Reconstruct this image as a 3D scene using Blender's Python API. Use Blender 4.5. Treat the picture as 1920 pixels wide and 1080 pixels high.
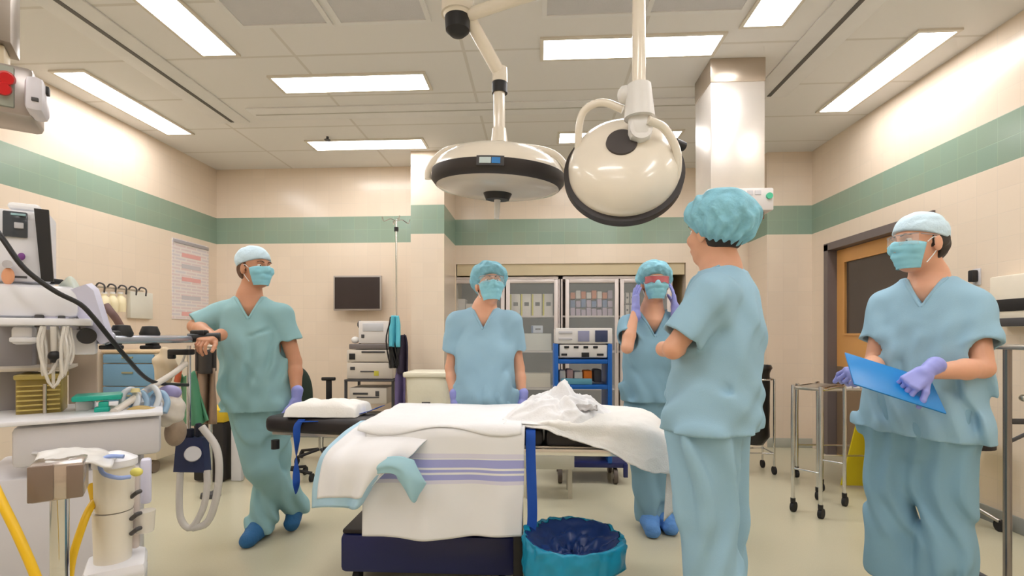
import bpy, bmesh, math, random
import numpy as np
from mathutils import Vector, Matrix, noise
PI = math.pi
random.seed(7)
sc = bpy.context.scene
for o in list(bpy.data.objects): bpy.data.objects.remove(o)
COL = sc.collection

# ------------------------------------------------------------------ camera, world, exposure
F_PX, CAM_H, YAW = 950.0, 1.22, math.atan(50 / 950)
HOR = 627.0                                   # eye level in the 1920x1080 frame
SY, CY = math.sin(YAW), math.cos(YAW)
cam_d = bpy.data.cameras.new('camera')
cam = bpy.data.objects.new('camera', cam_d); COL.objects.link(cam)
cam.location = (0, 0, CAM_H); cam.rotation_euler = (PI / 2, 0, YAW)
cam_d.sensor_width = 36; cam_d.lens = 36 * F_PX / 1920
cam_d.shift_y = (HOR - 540) / 1920
cam_d.clip_start = .02
sc.camera = cam
w = bpy.data.worlds.new('world'); sc.world = w; w.use_nodes = True
w.node_tree.nodes['Background'].inputs[0].default_value = (1,.98,.96, 1)
w.node_tree.nodes['Background'].inputs[1].default_value = .3
sc.view_settings.view_transform = 'Standard'; sc.view_settings.look = 'None'
sc.view_settings.gamma = 1; sc.view_settings.use_curve_mapping = False
sc.view_settings.exposure = 1.22
sc.cycles.max_bounces = 8
LIGHT_ON = 7.5                                # radiance of the ceiling fixtures

def W(px, py, d):
    """a point of the room seen at (px,py) at camera depth d"""
    l = (px - 960) / F_PX * d
    return Vector((l * CY - d * SY, l * SY + d * CY, CAM_H - (py - HOR) * d / F_PX))
def FL(px, py, z=0.0):
    return W(px, py, F_PX * (CAM_H - z) / (py - HOR))

# ------------------------------------------------------------------ materials
def s2l(c):
    return tuple((x / 12.92 if x <= .04045 else ((x + .055) / 1.055) ** 2.4) for x in (v / 255 for v in c))
_M = {}
def mat(name, col=(200, 200, 200), rough=.5, metal=0, vary=.06, scale=6, bump=0, bscale=40, trans=0, emit=None, spec=.5, sheen=0, alpha=1, sss=0, coat=0):
    if name in _M: return _M[name]
    m = bpy.data.materials.new(name); m.use_nodes = True; _M[name] = m
    nt = m.node_tree; b = nt.nodes['Principled BSDF']
    c = s2l(col)
    b.inputs['Roughness'].default_value = rough; b.inputs['Metallic'].default_value = metal
    b.inputs['Specular IOR Level'].default_value = spec
    if sheen: b.inputs['Sheen Weight'].default_value = sheen
    if coat: b.inputs['Coat Weight'].default_value = coat
    if trans: b.inputs['Transmission Weight'].default_value = trans
    if alpha < 1: b.inputs['Alpha'].default_value = alpha
    if sss:
        b.inputs['Subsurface Weight'].default_value = sss
        b.inputs['Subsurface Radius'].default_value = (.9, .35, .2); b.inputs['Subsurface Scale'].default_value = .012
    if emit:
        b.inputs['Emission Color'].default_value = (*s2l(emit[0]), 1); b.inputs['Emission Strength'].default_value = emit[1]
    tc = nt.nodes.new('ShaderNodeTexCoord')
    if vary:
        n = nt.nodes.new('ShaderNodeTexNoise'); n.inputs['Scale'].default_value = scale; n.inputs['Detail'].default_value = 4
        nt.links.new(tc.outputs['Object'], n.inputs['Vector'])
        mx = nt.nodes.new('ShaderNodeMix'); mx.data_type = 'RGBA'
        mx.inputs['A'].default_value = (*[max(0, x * (1 - vary)) for x in c], 1)
        mx.inputs['B'].default_value = (*[min(1, x * (1 + vary)) for x in c], 1)
        nt.links.new(n.outputs['Fac'], mx.inputs['Factor']); nt.links.new(mx.outputs['Result'], b.inputs['Base Color'])
    else: b.inputs['Base Color'].default_value = (*c, 1)
    if bump:
        n2 = nt.nodes.new('ShaderNodeTexNoise'); n2.inputs['Scale'].default_value = bscale; n2.inputs['Detail'].default_value = 3
        nt.links.new(tc.outputs['Object'], n2.inputs['Vector'])
        bp = nt.nodes.new('ShaderNodeBump'); bp.inputs['Strength'].default_value = bump; bp.inputs['Distance'].default_value = .01
        nt.links.new(n2.outputs['Fac'], bp.inputs['Height']); nt.links.new(bp.outputs['Normal'], b.inputs['Normal'])
    return m

def tile_mat(name, axis, base=(232, 215, 195), green=(140, 163, 146), size=.155):
    m = bpy.data.materials.new(name); m.use_nodes = True
    nt = m.node_tree; b = nt.nodes['Principled BSDF']; L = nt.links.new; N = nt.nodes.new
    g = N('ShaderNodeNewGeometry'); sp = N('ShaderNodeSeparateXYZ'); L(g.outputs['Position'], sp.inputs[0])
    cb = N('ShaderNodeCombineXYZ'); L(sp.outputs[axis], cb.inputs[0])
    ad = N('ShaderNodeMath'); ad.operation = 'ADD'; ad.inputs[1].default_value = size * 20 - 2.30; L(sp.outputs[2], ad.inputs[0]); L(ad.outputs[0], cb.inputs[1])
    br = N('ShaderNodeTexBrick'); br.offset = 0; br.squash = 1
    br.inputs['Scale'].default_value = 1; br.inputs['Brick Width'].default_value = size; br.inputs['Row Height'].default_value = size
    br.inputs['Mortar Size'].default_value = .0022; br.inputs['Mortar Smooth'].default_value = .3; br.inputs['Bias'].default_value = 0
    L(cb.outputs[0], br.inputs['Vector'])
    # band between 2.30 and 2.61 m
    a1 = N('ShaderNodeMath'); a1.operation = 'GREATER_THAN'; a1.inputs[1].default_value = 2.30; L(sp.outputs[2], a1.inputs[0])
    a2 = N('ShaderNodeMath'); a2.operation = 'LESS_THAN'; a2.inputs[1].default_value = 2.61; L(sp.outputs[2], a2.inputs[0])
    a3 = N('ShaderNodeMath'); a3.operation = 'MULTIPLY'; L(a1.outputs[0], a3.inputs[0]); L(a2.outputs[0], a3.inputs[1])
    mx = N('ShaderNodeMix'); mx.data_type = 'RGBA'; mx.inputs['A'].default_value = (*s2l(base), 1); mx.inputs['B'].default_value = (*s2l(green), 1)
    L(a3.outputs[0], mx.inputs['Factor'])
    d2 = N('ShaderNodeMix'); d2.data_type = 'RGBA'; d2.inputs['A'].default_value = (*s2l((base[0] - 3, base[1] - 3, base[2] - 3)), 1)
    d2.inputs['B'].default_value = (*s2l((green[0] + 4, green[1] - 1, green[2] - 3)), 1); L(a3.outputs[0], d2.inputs['Factor'])
    mort = N('ShaderNodeMix'); mort.data_type = 'RGBA'; mort.inputs['A'].default_value = (*s2l((225, 210, 192)), 1); mort.inputs['B'].default_value = (*s2l((150, 172, 150)), 1)
    L(a3.outputs[0], mort.inputs['Factor'])
    L(mx.outputs['Result'], br.inputs['Color1']); L(d2.outputs['Result'], br.inputs['Color2']); L(mort.outputs['Result'], br.inputs['Mortar'])
    L(br.outputs['Color'], b.inputs['Base Color'])
    bp = N('ShaderNodeBump'); bp.inputs['Strength'].default_value = .25; bp.inputs['Distance'].default_value = .004; bp.invert = True
    L(br.outputs['Fac'], bp.inputs['Height']); L(bp.outputs['Normal'], b.inputs['Normal'])
    b.inputs['Roughness'].default_value = .22
    return m

# ------------------------------------------------------------------ objects, parts, labels
WM = {}
def thing(name, label, cat, loc=(0, 0, 0), rz=0, group=None):
    o = bpy.data.objects.new(name, None); COL.objects.link(o); o.empty_display_size = .1
    o.location = loc; o.rotation_euler = (0, 0, rz); o['label'] = label; o['category'] = cat
    if group: o['group'] = group
    WM[o.name] = Matrix.Translation(Vector(loc)) @ Matrix.Rotation(rz, 4, 'Z')
    return o
def tag(o, label, cat, group=None, kind=None):
    o['label'] = label; o['category'] = cat
    if group: o['group'] = group
    if kind: o['kind'] = kind
    return o
def link_mesh(name, me, m, parent=None, local=False, sharp=40, label=None):
    if parent is not None and not local:
        me.transform(WM[parent.name].inverted())
    mats = m if isinstance(m, (list, tuple)) else [m]
    for x in mats: me.materials.append(x)
    me.polygons.foreach_set('use_smooth', [True] * len(me.polygons))
    if sharp: me.set_sharp_from_angle(angle=math.radians(sharp))
    o = bpy.data.objects.new(name, me); COL.objects.link(o)
    if parent is not None:
        o.parent = parent; WM[o.name] = WM[parent.name]
    else: WM[o.name] = Matrix.Identity(4)
    if label: o['label'] = label
    return o
def dup(root, loc, rz=0, label=None, group=None):
    r = root.copy(); COL.objects.link(r); r.location = loc; r.rotation_euler = (0, 0, rz)
    WM[r.name] = Matrix.Translation(Vector(loc)) @ Matrix.Rotation(rz, 4, 'Z')
    if label: r['label'] = label
    if group: r['group'] = group
    for ch in list(root.children):
        c = ch.copy(); COL.objects.link(c); c.parent = r; WM[c.name] = WM[r.name]
        for g in list(ch.children):
            q = g.copy(); COL.objects.link(q); q.parent = c
    return r

class MB:
    def __init__(s): s.bm = bmesh.new()
    def _m(s, verts, M, mi=0):
        bmesh.ops.transform(s.bm, matrix=M, verts=verts)
        if mi:
            for f in {f for v in verts for f in v.link_faces}: f.material_index = mi
    def box(s, c, size, rot=None, bev=0, mi=0, seg=2):
        r = bmesh.ops.create_cube(s.bm, size=1); vs = r['verts']
        bmesh.ops.scale(s.bm, vec=size, verts=vs)
        if bev:
            es = list({e for v in vs for e in v.link_edges})
            rb = bmesh.ops.bevel(s.bm, geom=es, offset=min(bev, min(size) * .49), segments=seg, affect='EDGES', profile=.5)
            vs = list({v for f in rb['faces'] for v in f.verts} | {v for v in rb['verts']})
            vs = list({v for f0 in vs for v in flood(f0)})
        M = Matrix.Translation(Vector(c))
        if rot is not None: M = M @ (rot if isinstance(rot, Matrix) else euler(*rot))
        s._m(vs, M, mi); return s
    def bx(s, x0, x1, y0, y1, z0, z1, bev=0, mi=0):
        return s.box(((x0 + x1) / 2, (y0 + y1) / 2, (z0 + z1) / 2), (abs(x1 - x0), abs(y1 - y0), abs(z1 - z0)), bev=bev, mi=mi)
    def cyl(s, a, b, r0, r1=None, seg=24, mi=0, cap=True):
        a, b = Vector(a), Vector(b); r1 = r0 if r1 is None else r1; d = b - a
        r = bmesh.ops.create_cone(s.bm, cap_ends=cap, segments=seg, radius1=max(r0, 1e-5), radius2=max(r1, 1e-5), depth=d.length)
        s._m(r['verts'], Matrix.Translation((a + b) / 2) @ d.to_track_quat('Z', 'Y').to_matrix().to_4x4(), mi); return s
    def sph(s, c, r, sc_=(1, 1, 1), mi=0, seg=20, rot=None):
        q = bmesh.ops.create_uvsphere(s.bm, u_segments=seg, v_segments=max(8, seg // 2), radius=r)
        M = Matrix.Translation(Vector(c))
        if rot is not None: M = M @ (rot if isinstance(rot, Matrix) else euler(*rot))
        s._m(q['verts'], M @ Matrix.Diagonal((*sc_, 1)), mi); return s
    def tube(s, pts, r, seg=10, mi=0, smooth=4, closed=False, cap=True):
        P = [Vector(p) for p in pts]
        if smooth: P = catmull(P, smooth, closed)
        n = len(P); rings = []; up = None
        for i, p in enumerate(P):
            t = (P[(i + 1) % n] - P[i - 1]) if (closed or 0 < i < n - 1) else (P[1] - P[0] if i == 0 else P[-1] - P[-2])
            t.normalize()
            if up is None:
                up = t.orthogonal().normalized()
            else:
                up = (up - t * up.dot(t)); up = up.normalized() if up.length > 1e-6 else t.orthogonal().normalized()
            bn = t.cross(up); rr = r(i / (n - 1)) if callable(r) else r
            rings.append([s.bm.verts.new(p + (up * math.cos(a) + bn * math.sin(a)) * rr) for a in (2 * PI * k / seg for k in range(seg))])
        m = n if closed else n - 1
        for i in range(m):
            A, B = rings[i], rings[(i + 1) % n]
            for k in range(seg):
                f = s.bm.faces.new((A[k], A[(k + 1) % seg], B[(k + 1) % seg], B[k])); f.material_index = mi
        if cap and not closed:
            f = s.bm.faces.new(rings[0][::-1]); f.material_index = mi
            f = s.bm.faces.new(rings[-1]); f.material_index = mi
        return s
    def lathe(s, prof, M=None, seg=48, mi=0):
        """prof: list of (r,z) from bottom to top; about local z"""
        M = M or Matrix.Identity(4); rings = []
        if not isinstance(M, Matrix): M = Matrix.Translation(Vector(M))
        for r, z in prof:
            if r < 1e-5: rings.append([s.bm.verts.new(M @ Vector((0, 0, z)))])
            else: rings.append([s.bm.verts.new(M @ Vector((r * math.cos(2 * PI * k / seg), r * math.sin(2 * PI * k / seg), z))) for k in range(seg)])
        for A, B in zip(rings, rings[1:]):
            if len(A) == 1 and len(B) == 1: continue
            for k in range(seg):
                k2 = (k + 1) % seg
                if len(A) == 1: f = s.bm.faces.new((A[0], B[k2], B[k]))
                elif len(B) == 1: f = s.bm.faces.new((A[k], A[k2], B[0]))
                else: f = s.bm.faces.new((A[k], A[k2], B[k2], B[k]))
                f.material_index = mi
        return s
    def prism(s, poly, M, depth, mi=0, bev=0):
        """poly: 2-D outline in local xy, extruded along +z by depth, then placed by M"""
        a = [s.bm.verts.new((x, y, 0)) for x, y in poly]; b = [s.bm.verts.new((x, y, depth)) for x, y in poly]
        n = len(a); fs = [s.bm.faces.new(a[::-1]), s.bm.faces.new(b)]
        for k in range(n): fs.append(s.bm.faces.new((a[k], a[(k + 1) % n], b[(k + 1) % n], b[k])))
        for f in fs: f.material_index = mi
        vs = a + b
        s._m(vs, M); return s
    def grid(s, fn, nu, nv, mi=0):
        vs = [[s.bm.verts.new(fn(i / nu, j / nv)) for j in range(nv + 1)] for i in range(nu + 1)]
        for i in range(nu):
            for j in range(nv):
                f = s.bm.faces.new((vs[i][j], vs[i + 1][j], vs[i + 1][j + 1], vs[i][j + 1])); f.material_index = mi
        return s
    def sheet(s, fn, nu, nv, th=.003, mi=0):
        """a thin cloth with thickness: grid fn plus an offset copy, closed round the rim"""
        P = [[Vector(fn(i / nu, j / nv)) for j in range(nv + 1)] for i in range(nu + 1)]
        A, B = [], []
        for i in range(nu + 1):
            ra, rb = [], []
            for j in range(nv + 1):
                du = P[min(i + 1, nu)][j] - P[max(i - 1, 0)][j]; dv = P[i][min(j + 1, nv)] - P[i][max(j - 1, 0)]
                n = du.cross(dv); n = n.normalized() if n.length > 1e-9 else Vector((0, 0, 1))
                ra.append(s.bm.verts.new(P[i][j])); rb.append(s.bm.verts.new(P[i][j] - n * th))
            A.append(ra); B.append(rb)
        def q(*v):
            f = s.bm.faces.new(v); f.material_index = mi
        for i in range(nu):
            for j in range(nv):
                q(A[i][j], A[i + 1][j], A[i + 1][j + 1], A[i][j + 1]); q(B[i][j + 1], B[i + 1][j + 1], B[i + 1][j], B[i][j])
            q(A[i][0], B[i][0], B[i + 1][0], A[i + 1][0]); q(A[i + 1][nv], B[i + 1][nv], B[i][nv], A[i][nv])
        for j in range(nv):
            q(A[0][j + 1], B[0][j + 1], B[0][j], A[0][j]); q(A[nu][j], B[nu][j], B[nu][j + 1], A[nu][j + 1])
        return s
    def build(s, name, m, parent=None, local=False, sharp=40, label=None, weld=False):
        if weld: bmesh.ops.remove_doubles(s.bm, verts=s.bm.verts, dist=1e-4)
        me = bpy.data.meshes.new(name); s.bm.normal_update(); s.bm.to_mesh(me); s.bm.free()
        return link_mesh(name, me, m, parent, local, sharp, label)
def flood(v):
    seen = {v}; st = [v]
    while st:
        a = st.pop()
        for e in a.link_edges:
            b = e.other_vert(a)
            if b not in seen: seen.add(b); st.append(b)
    flood_cache = seen
    return seen
def euler(x, y, z):
    return Matrix.Rotation(z, 4, 'Z') @ Matrix.Rotation(y, 4, 'Y') @ Matrix.Rotation(x, 4, 'X')
def catmull(P, k=4, closed=False):
    if len(P) < 3: return P
    n = len(P); out = []
    for i in range(n if closed else n - 1):
        p0 = P[i - 1] if (i > 0 or closed) else P[0] * 2 - P[1]
        p1, p2 = P[i], P[(i + 1) % n]
        p3 = P[(i + 2) % n] if (i + 2 < n or closed) else P[-1] * 2 - P[-2]
        for j in range(k):
            t = j / k
            out.append(.5 * ((2 * p1) + (p2 - p0) * t + (2 * p0 - 5 * p1 + 4 * p2 - p3) * t * t + (3 * p1 - p0 - 3 * p2 + p3) * t ** 3))
    if not closed: out.append(P[-1])
    return out
def frame(o, x, y):
    """matrix with origin o, local x and (approximately) y"""
    x = Vector(x).normalized(); z = x.cross(Vector(y)).normalized(); y = z.cross(x)
    return Matrix((( x.x, y.x, z.x, o[0]), (x.y, y.y, z.y, o[1]), (x.z, y.z, z.z, o[2]), (0, 0, 0, 1)))
def text(name, s, M, size, m, parent, depth=.0008, label=None):
    cu = bpy.data.curves.new(name, 'FONT'); cu.body = s; cu.size = size; cu.extrude = depth; cu.align_x = 'CENTER'; cu.align_y = 'CENTER'
    o = bpy.data.objects.new('tmp_text', cu); COL.objects.link(o)
    me = bpy.data.meshes.new_from_object(o.evaluated_get(bpy.context.evaluated_depsgraph_get()))
    bpy.data.objects.remove(o); me.transform(M)
    return link_mesh(name, me, m, parent, label=label)

# common materials
WHITE = mat('white_plastic', (232, 230, 228), .4)
LGREY = mat('light_grey_plastic', (205, 203, 206), .45)
CREAMP = mat('cream_enamel', (236, 222, 196), .3, coat=.3)
BLACK = mat('black_plastic', (26, 25, 27), .45)
RUBBER = mat('black_rubber', (30, 29, 30), .75)
STEEL = mat('brushed_steel', (200, 195, 188), .28, 1, bump=.03, bscale=120)
CHROME = mat('chrome', (220, 220, 220), .12, 1)
DGREY = mat('dark_grey_plastic', (70, 68, 70), .5)
SCREEN = mat('dark_screen_glass', (38, 34, 36), .15)
NAVY = mat('navy_plastic', (24, 34, 82), .4)
BLUE = mat('blue_painted_metal', (12, 92, 176), .4)
CLEAR = mat('clear_tubing', (235, 230, 222), .15, alpha=.55)
# ------------------------------------------------------------------ the room shell
XL, XR, YB, YA, ZC, YN = -3.85, 2.94, 5.87, 6.10, 3.19, -2.2
YR = 5.62                                      # face of the projecting pier in the right corner
def struct(name, mb, m, parent=None, **k):
    o = mb.build(name, m, parent, **k)
    if parent is None: o['kind'] = 'structure'
    return o
TX, TY = tile_mat('wall_tiles_across', 0), tile_mat('wall_tiles_along', 1)
def floor_mat():
    m = bpy.data.materials.new('pale_sheet_floor'); m.use_nodes = True; nt = m.node_tree; b = nt.nodes['Principled BSDF']; L = nt.links.new
    tc = nt.nodes.new('ShaderNodeTexCoord')
    n = nt.nodes.new('ShaderNodeTexNoise'); n.inputs['Scale'].default_value = 1.3; n.inputs['Detail'].default_value = 3
    n2 = nt.nodes.new('ShaderNodeTexNoise'); n2.inputs['Scale'].default_value = 160; n2.inputs['Detail'].default_value = 2
    L(tc.outputs['Object'], n.inputs['Vector']); L(tc.outputs['Object'], n2.inputs['Vector'])
    mx = nt.nodes.new('ShaderNodeMix'); mx.data_type = 'RGBA'
    mx.inputs['A'].default_value = (*s2l((208, 200, 172)), 1); mx.inputs['B'].default_value = (*s2l((202, 198, 174)), 1)
    L(n.outputs['Fac'], mx.inputs['Factor'])
    m2 = nt.nodes.new('ShaderNodeMix'); m2.data_type = 'RGBA'; m2.blend_type = 'MULTIPLY'; m2.inputs['Factor'].default_value = .12
    L(mx.outputs['Result'], m2.inputs['A']); L(n2.outputs['Fac'], m2.inputs['B']); L(m2.outputs['Result'], b.inputs['Base Color'])
    b.inputs['Roughness'].default_value = .22
    return m
struct('floor', MB().bx(XL - .1, XR + .1, YN - .1, 7, -.1, 0), floor_mat())
# suspended ceiling: 0.61 m tiles laid as a pattern in one slab
def ceil_mat():
    m = bpy.data.materials.new('ceiling_tiles'); m.use_nodes = True; nt = m.node_tree; b = nt.nodes['Principled BSDF']; L = nt.links.new
    g = nt.nodes.new('ShaderNodeNewGeometry'); mp = nt.nodes.new('ShaderNodeMapping'); mp.inputs['Location'].default_value = (13.72, 10.3, 0)
    L(g.outputs['Position'], mp.inputs[0])
    br = nt.nodes.new('ShaderNodeTexBrick'); br.offset = 0
    for k, v in (('Scale', 1), ('Brick Width', 1.2), ('Row Height', .6), ('Mortar Size', .012), ('Mortar Smooth', .1)): br.inputs[k].default_value = v
    br.inputs['Color1'].default_value = (*s2l((236, 233, 230)), 1); br.inputs['Color2'].default_value = (*s2l((233, 230, 227)), 1)
    br.inputs['Mortar'].default_value = (*s2l((218, 213, 206)), 1)
    L(mp.outputs[0], br.inputs['Vector']); L(br.outputs['Color'], b.inputs['Base Color'])
    bp = nt.nodes.new('ShaderNodeBump'); bp.inputs['Strength'].default_value = .2; bp.inputs['Distance'].default_value = .004; bp.invert = False
    L(br.outputs['Fac'], bp.inputs['Height']); L(bp.outputs['Normal'], b.inputs['Normal'])
    b.inputs['Roughness'].default_value = .8
    return m
struct('ceiling', MB().bx(XL - .1, XR + .1, YN - .1, 7, ZC, ZC + .1), ceil_mat())
struct('wall_left', MB().bx(XL - .15, XL, YN, 7, 0, ZC), TY)
struct('wall_near', MB().bx(XL, XR, YN - .15, YN, 0, ZC), TX)
struct('wall_back_left', MB().bx(XL, -1.373, YB, YB + .3, 0, ZC), TX)
# back wall of the alcove with a recess for the steel cupboards
RX0, RX1, RZ = -1.0, 1.74, 2.07
struct('wall_back', MB().bx(RX1, 2.47, YA, YA + .15, 0, ZC).bx(-1.01, RX0, YA, YA + .15, 0, ZC).bx(RX0, RX1, YA, YA + .15, RZ, ZC), TX)
OLIVE = mat('recess_paint', (196, 178, 138), .6)
struct('wall_recess', MB().bx(RX0, RX1, YA + .62, YA + .7, 0, RZ).bx(RX0 - .05, RX0, YA + .15, YA + .7, 0, RZ + .05).bx(RX1, RX1 + .05, YA + .15, YA + .7, 0, RZ + .05).bx(RX0, RX1, YA + .15, YA + .7, RZ, RZ + .05), OLIVE)
TP = tile_mat('pier_tiles', 0)
struct('wall_pillar', MB().bx(-1.373, -1.01, 5.38, 6.2, 0, ZC), TP)
struct('wall_pier_right', MB().bx(2.467, XR + .1, YR, 6.3, 0, ZC), TX)
# right wall with the door opening: door from y 4.05 .. 5.35
DY0, DY1, DZ = 3.92, 5.36, 2.13
struct('wall_right', MB().bx(XR, XR + .15, YN, DY0, 0, ZC).bx(XR, XR + .15, DY1, 7, 0, ZC).bx(XR, XR + .15, DY0, DY1, DZ, ZC), TY)
BB = mat('coved_base', (150, 152, 148), .5)
struct('baseboard_right', MB().bx(XR - .012, XR, YN, DY0, 0, .1, .004), BB)
struct('baseboard_pier', MB().bx(2.467, XR, YR - .012, YR, 0, .1, .004), mat('pier_base', (176, 176, 164), .5))
struct('baseboard_left', MB().bx(XL, XL + .012, YN, YB, 0, .1, .004), BB)
struct('baseboard_back', MB().bx(XL, -1.373, YB - .012, YB, 0, .1, .004), BB)
# door frame (dark metal) and wooden leaf
DF = mat('grey_door_frame', (112, 102, 100), .45)
WOOD = mat('honey_maple', (214, 158, 92), .35, vary=.12, scale=3)
fr = MB().bx(XR - .02, XR + .17, DY1 - .07, DY1, 0, DZ).bx(XR - .02, XR + .17, DY0, DY0 + .07, 0, DZ).bx(XR - .02, XR + .17, DY0, DY1, DZ - .06, DZ + .012)
dtr = struct('trim_1', fr, DF)
door = MB()
dx0, dx1 = XR + .07, XR + .115
yl, yr = DY0 + .075, DY1 - .075
wy0, wy1, wz0, wz1 = yl + .2, yr - .14, 1.23, 1.93
for a in ((yl, wy0, .01, DZ - .065), (wy1, yr, .01, DZ - .065), (wy0, wy1, .01, wz0), (wy0, wy1, wz1, DZ - .065)):
    door.bx(dx0, dx1, *a)
d1 = struct('door_1', door, WOOD)
MB().bx(dx0 + .012, dx0 + .03, wy0, wy1, wz0, wz1).build('glass', mat('dark_door_glass', (74, 66, 62), .12, vary=.2, scale=2), d1)
MB().bx(dx0 - .012, dx0 + .004, wy0 - .02, wy1 + .02, wz0 - .02, wz0).bx(dx0 - .012, dx0 + .004, wy0 - .02, wy1 + .02, wz1, wz1 + .02).bx(dx0 - .012, dx0 + .004, wy0 - .02, wy0, wz0, wz1).bx(dx0 - .012, dx0 + .004, wy1, wy1 + .02, wz0, wz1).build('glazing_bead', WOOD, d1)
MB().bx(dx0 - .006, dx0, yl + .01, yr - .01, .02, .9).build('kick_plate', mat('brown_kick_plate', (150, 128, 104), .35, .4), d1, label='dull metal kick plate')
MB().tube([(dx0, yl + .08, 1.0), (dx0 - .05, yl + .08, 1.0), (dx0 - .05, yl + .19, 1.0)], .01, smooth=0).build('handle', STEEL, d1)

# ceiling fixtures
LENS = mat('lit_diffuser', (255, 250, 242), .6, vary=0, emit=((252, 250, 250), LIGHT_ON))
FRM = mat('fixture_frame', (222, 214, 200), .5)
FIX = [(-2.235, 2.855, 90), (-3.51, 4.195, 90), (-1.458, 3.89, 0), (-1.765, 5.155, 0), (.62, 3.50, 0), (.794, 5.08, 0), (1.42, 2.71, 90), (2.586, 4.01, 90),
       (-3.51, 1.9, 90), (-2.235, .4, 90), (2.586, 1.6, 90), (1.42, .3, 90), (-.4, .6, 0), (-.4, -1.1, 0), (-3.0, -.9, 90), (2.2, -1.0, 90)]  # this row: unseen ceiling lights, added to light the room
LBL = ['lit ceiling light over the left side, cut off by the top edge of the photo', 'lit ceiling light beside the left wall above the poster', 'lit ceiling light left of the surgical lamps, the nearer of the two crosswise ones', 'short-looking lit ceiling light nearest the back wall, left of the pillar',
       'long lit ceiling light crosswise behind the straight white drop tube', 'lit ceiling light half hidden by the tilted surgical lamp', 'lit ceiling light at the top edge of the photo, above the steel column', 'lit ceiling light along the right wall above the door',
       'added unseen ceiling light nearest the camera on the left wall side', 'added unseen ceiling light behind the camera, inner left row', 'added unseen ceiling light above the man with the tablet, behind the view', 'added unseen ceiling light behind the camera, inner right row', 'added unseen ceiling light above the camera, crosswise', 'added unseen ceiling light at the near wall, crosswise', 'added unseen ceiling light in the near left corner', 'added unseen ceiling light in the near right corner']
for i, (x, y, a) in enumerate(FIX):
    t = thing('ceiling_light', LBL[i], 'ceiling light', (x, y, ZC), math.radians(a), 'recessed fluorescent ceiling lights')
    MB().bx(-.585, .585, -.118, .118, -.012, -.004).build('diffuser', LENS, t, local=True)
    f = MB()
    for q in ((-.61, .61, -.14, -.118), (-.61, .61, .118, .14), (-.61, -.585, -.118, .118), (.585, .61, -.118, .118)): f.bx(*q, -.014, .0)
    f.build('frame', FRM, t, local=True)
# slot air diffusers
SLOT = mat('slot_dark_metal', (96, 92, 88), .6); PANEL = mat('diffuser_panel', (234, 232, 230), .6)  # dark grey metal colour for the slot strip
def slot(name, x0, x1, y0, y1, label, along):
    t = thing(name, label, 'air diffuser', ((x0 + x1) / 2, (y0 + y1) / 2, ZC), 0, 'slot air diffusers in the ceiling')
    MB().bx(x0, x1, y0, y1, ZC - .012, ZC, .003).build('panel', PANEL, t)
    cx, cy = (x0 + x1) / 2, (y0 + y1) / 2
    m = MB()
    if along: m.bx(cx - .016, cx + .016, y0 + .03, y1 - .03, ZC - .016, ZC - .011)
    else: m.bx(x0 + .03, x1 - .03, cy - .008, cy + .008, ZC - .014, ZC - .011)
    m.build('slot', SLOT if along else mat('slot_pale', (190, 186, 178), .6), t)
slot('air_diffuser', -2.97, -2.67, 2.75, 4.56, 'long slot air diffuser in the ceiling between the two left lights', True)
slot('air_diffuser', 1.74, 2.04, 1.6, 4.30, 'long slot air diffuser in the ceiling right of the steel column', True)
slot('air_diffuser', -2.55, 1.45, 4.28, 4.52, 'long pale ceiling rail running crosswise behind the surgical lamps', False)
# laminar-flow filter panels at the top of the view
FP = mat('perforated_panel', (214, 212, 214), .5, bump=.4, bscale=260)
k = 0
for x0, lab in ((-1.9, 'grey perforated air filter panel in the ceiling left of the lamp hub'), (-1.27, 'grey perforated ceiling filter panel just left of the black capped hub'), (.02, 'grey perforated ceiling filter panel left of the straight drop tube'), (.65, 'grey perforated ceiling filter panel right of the straight drop tube')):
    t = thing('filter_panel', lab, 'ceiling panel', (x0 + .3, 2.55, ZC), 0, 'perforated filter panels in the ceiling')
    MB().bx(x0 + .03, x0 + .57, 2.0, 3.12, ZC - .008, ZC).build('mesh_panel', FP, t)
    f = MB()
    for q in ((x0, x0 + .6, 1.97, 2.0), (x0, x0 + .6, 3.12, 3.15), (x0, x0 + .03, 2.0, 3.12), (x0 + .57, x0 + .6, 2.0, 3.12)): f.bx(*q, ZC - .014, ZC)
    f.build('frame', PANEL, t)
t = thing('sprinkler_head', 'small dark sprinkler head hanging from the ceiling above the far left light', 'sprinkler', W(614, 247, 5.3), 0)
p = W(614, 247, 5.05); p.z = ZC
MB().cyl(p, p - Vector((0, 0, .03)), .012).cyl(p - Vector((0, 0, .03)), p - Vector((0, 0, .035)), .03).build('body', DGREY, t)
t = thing('ceiling_track', 'white ceiling bracket at the near end of the left slot diffuser', 'bracket', (-2.98, 2.75, ZC - .02))
MB().bx(-3.12, -2.72, 2.68, 2.76, ZC - .04, ZC, .01).bx(-3.2, -2.85, 2.45, 2.60, ZC - .05, ZC, .01).build('plate', mat('bracket_white', (226, 228, 230), .4), t)
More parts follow.
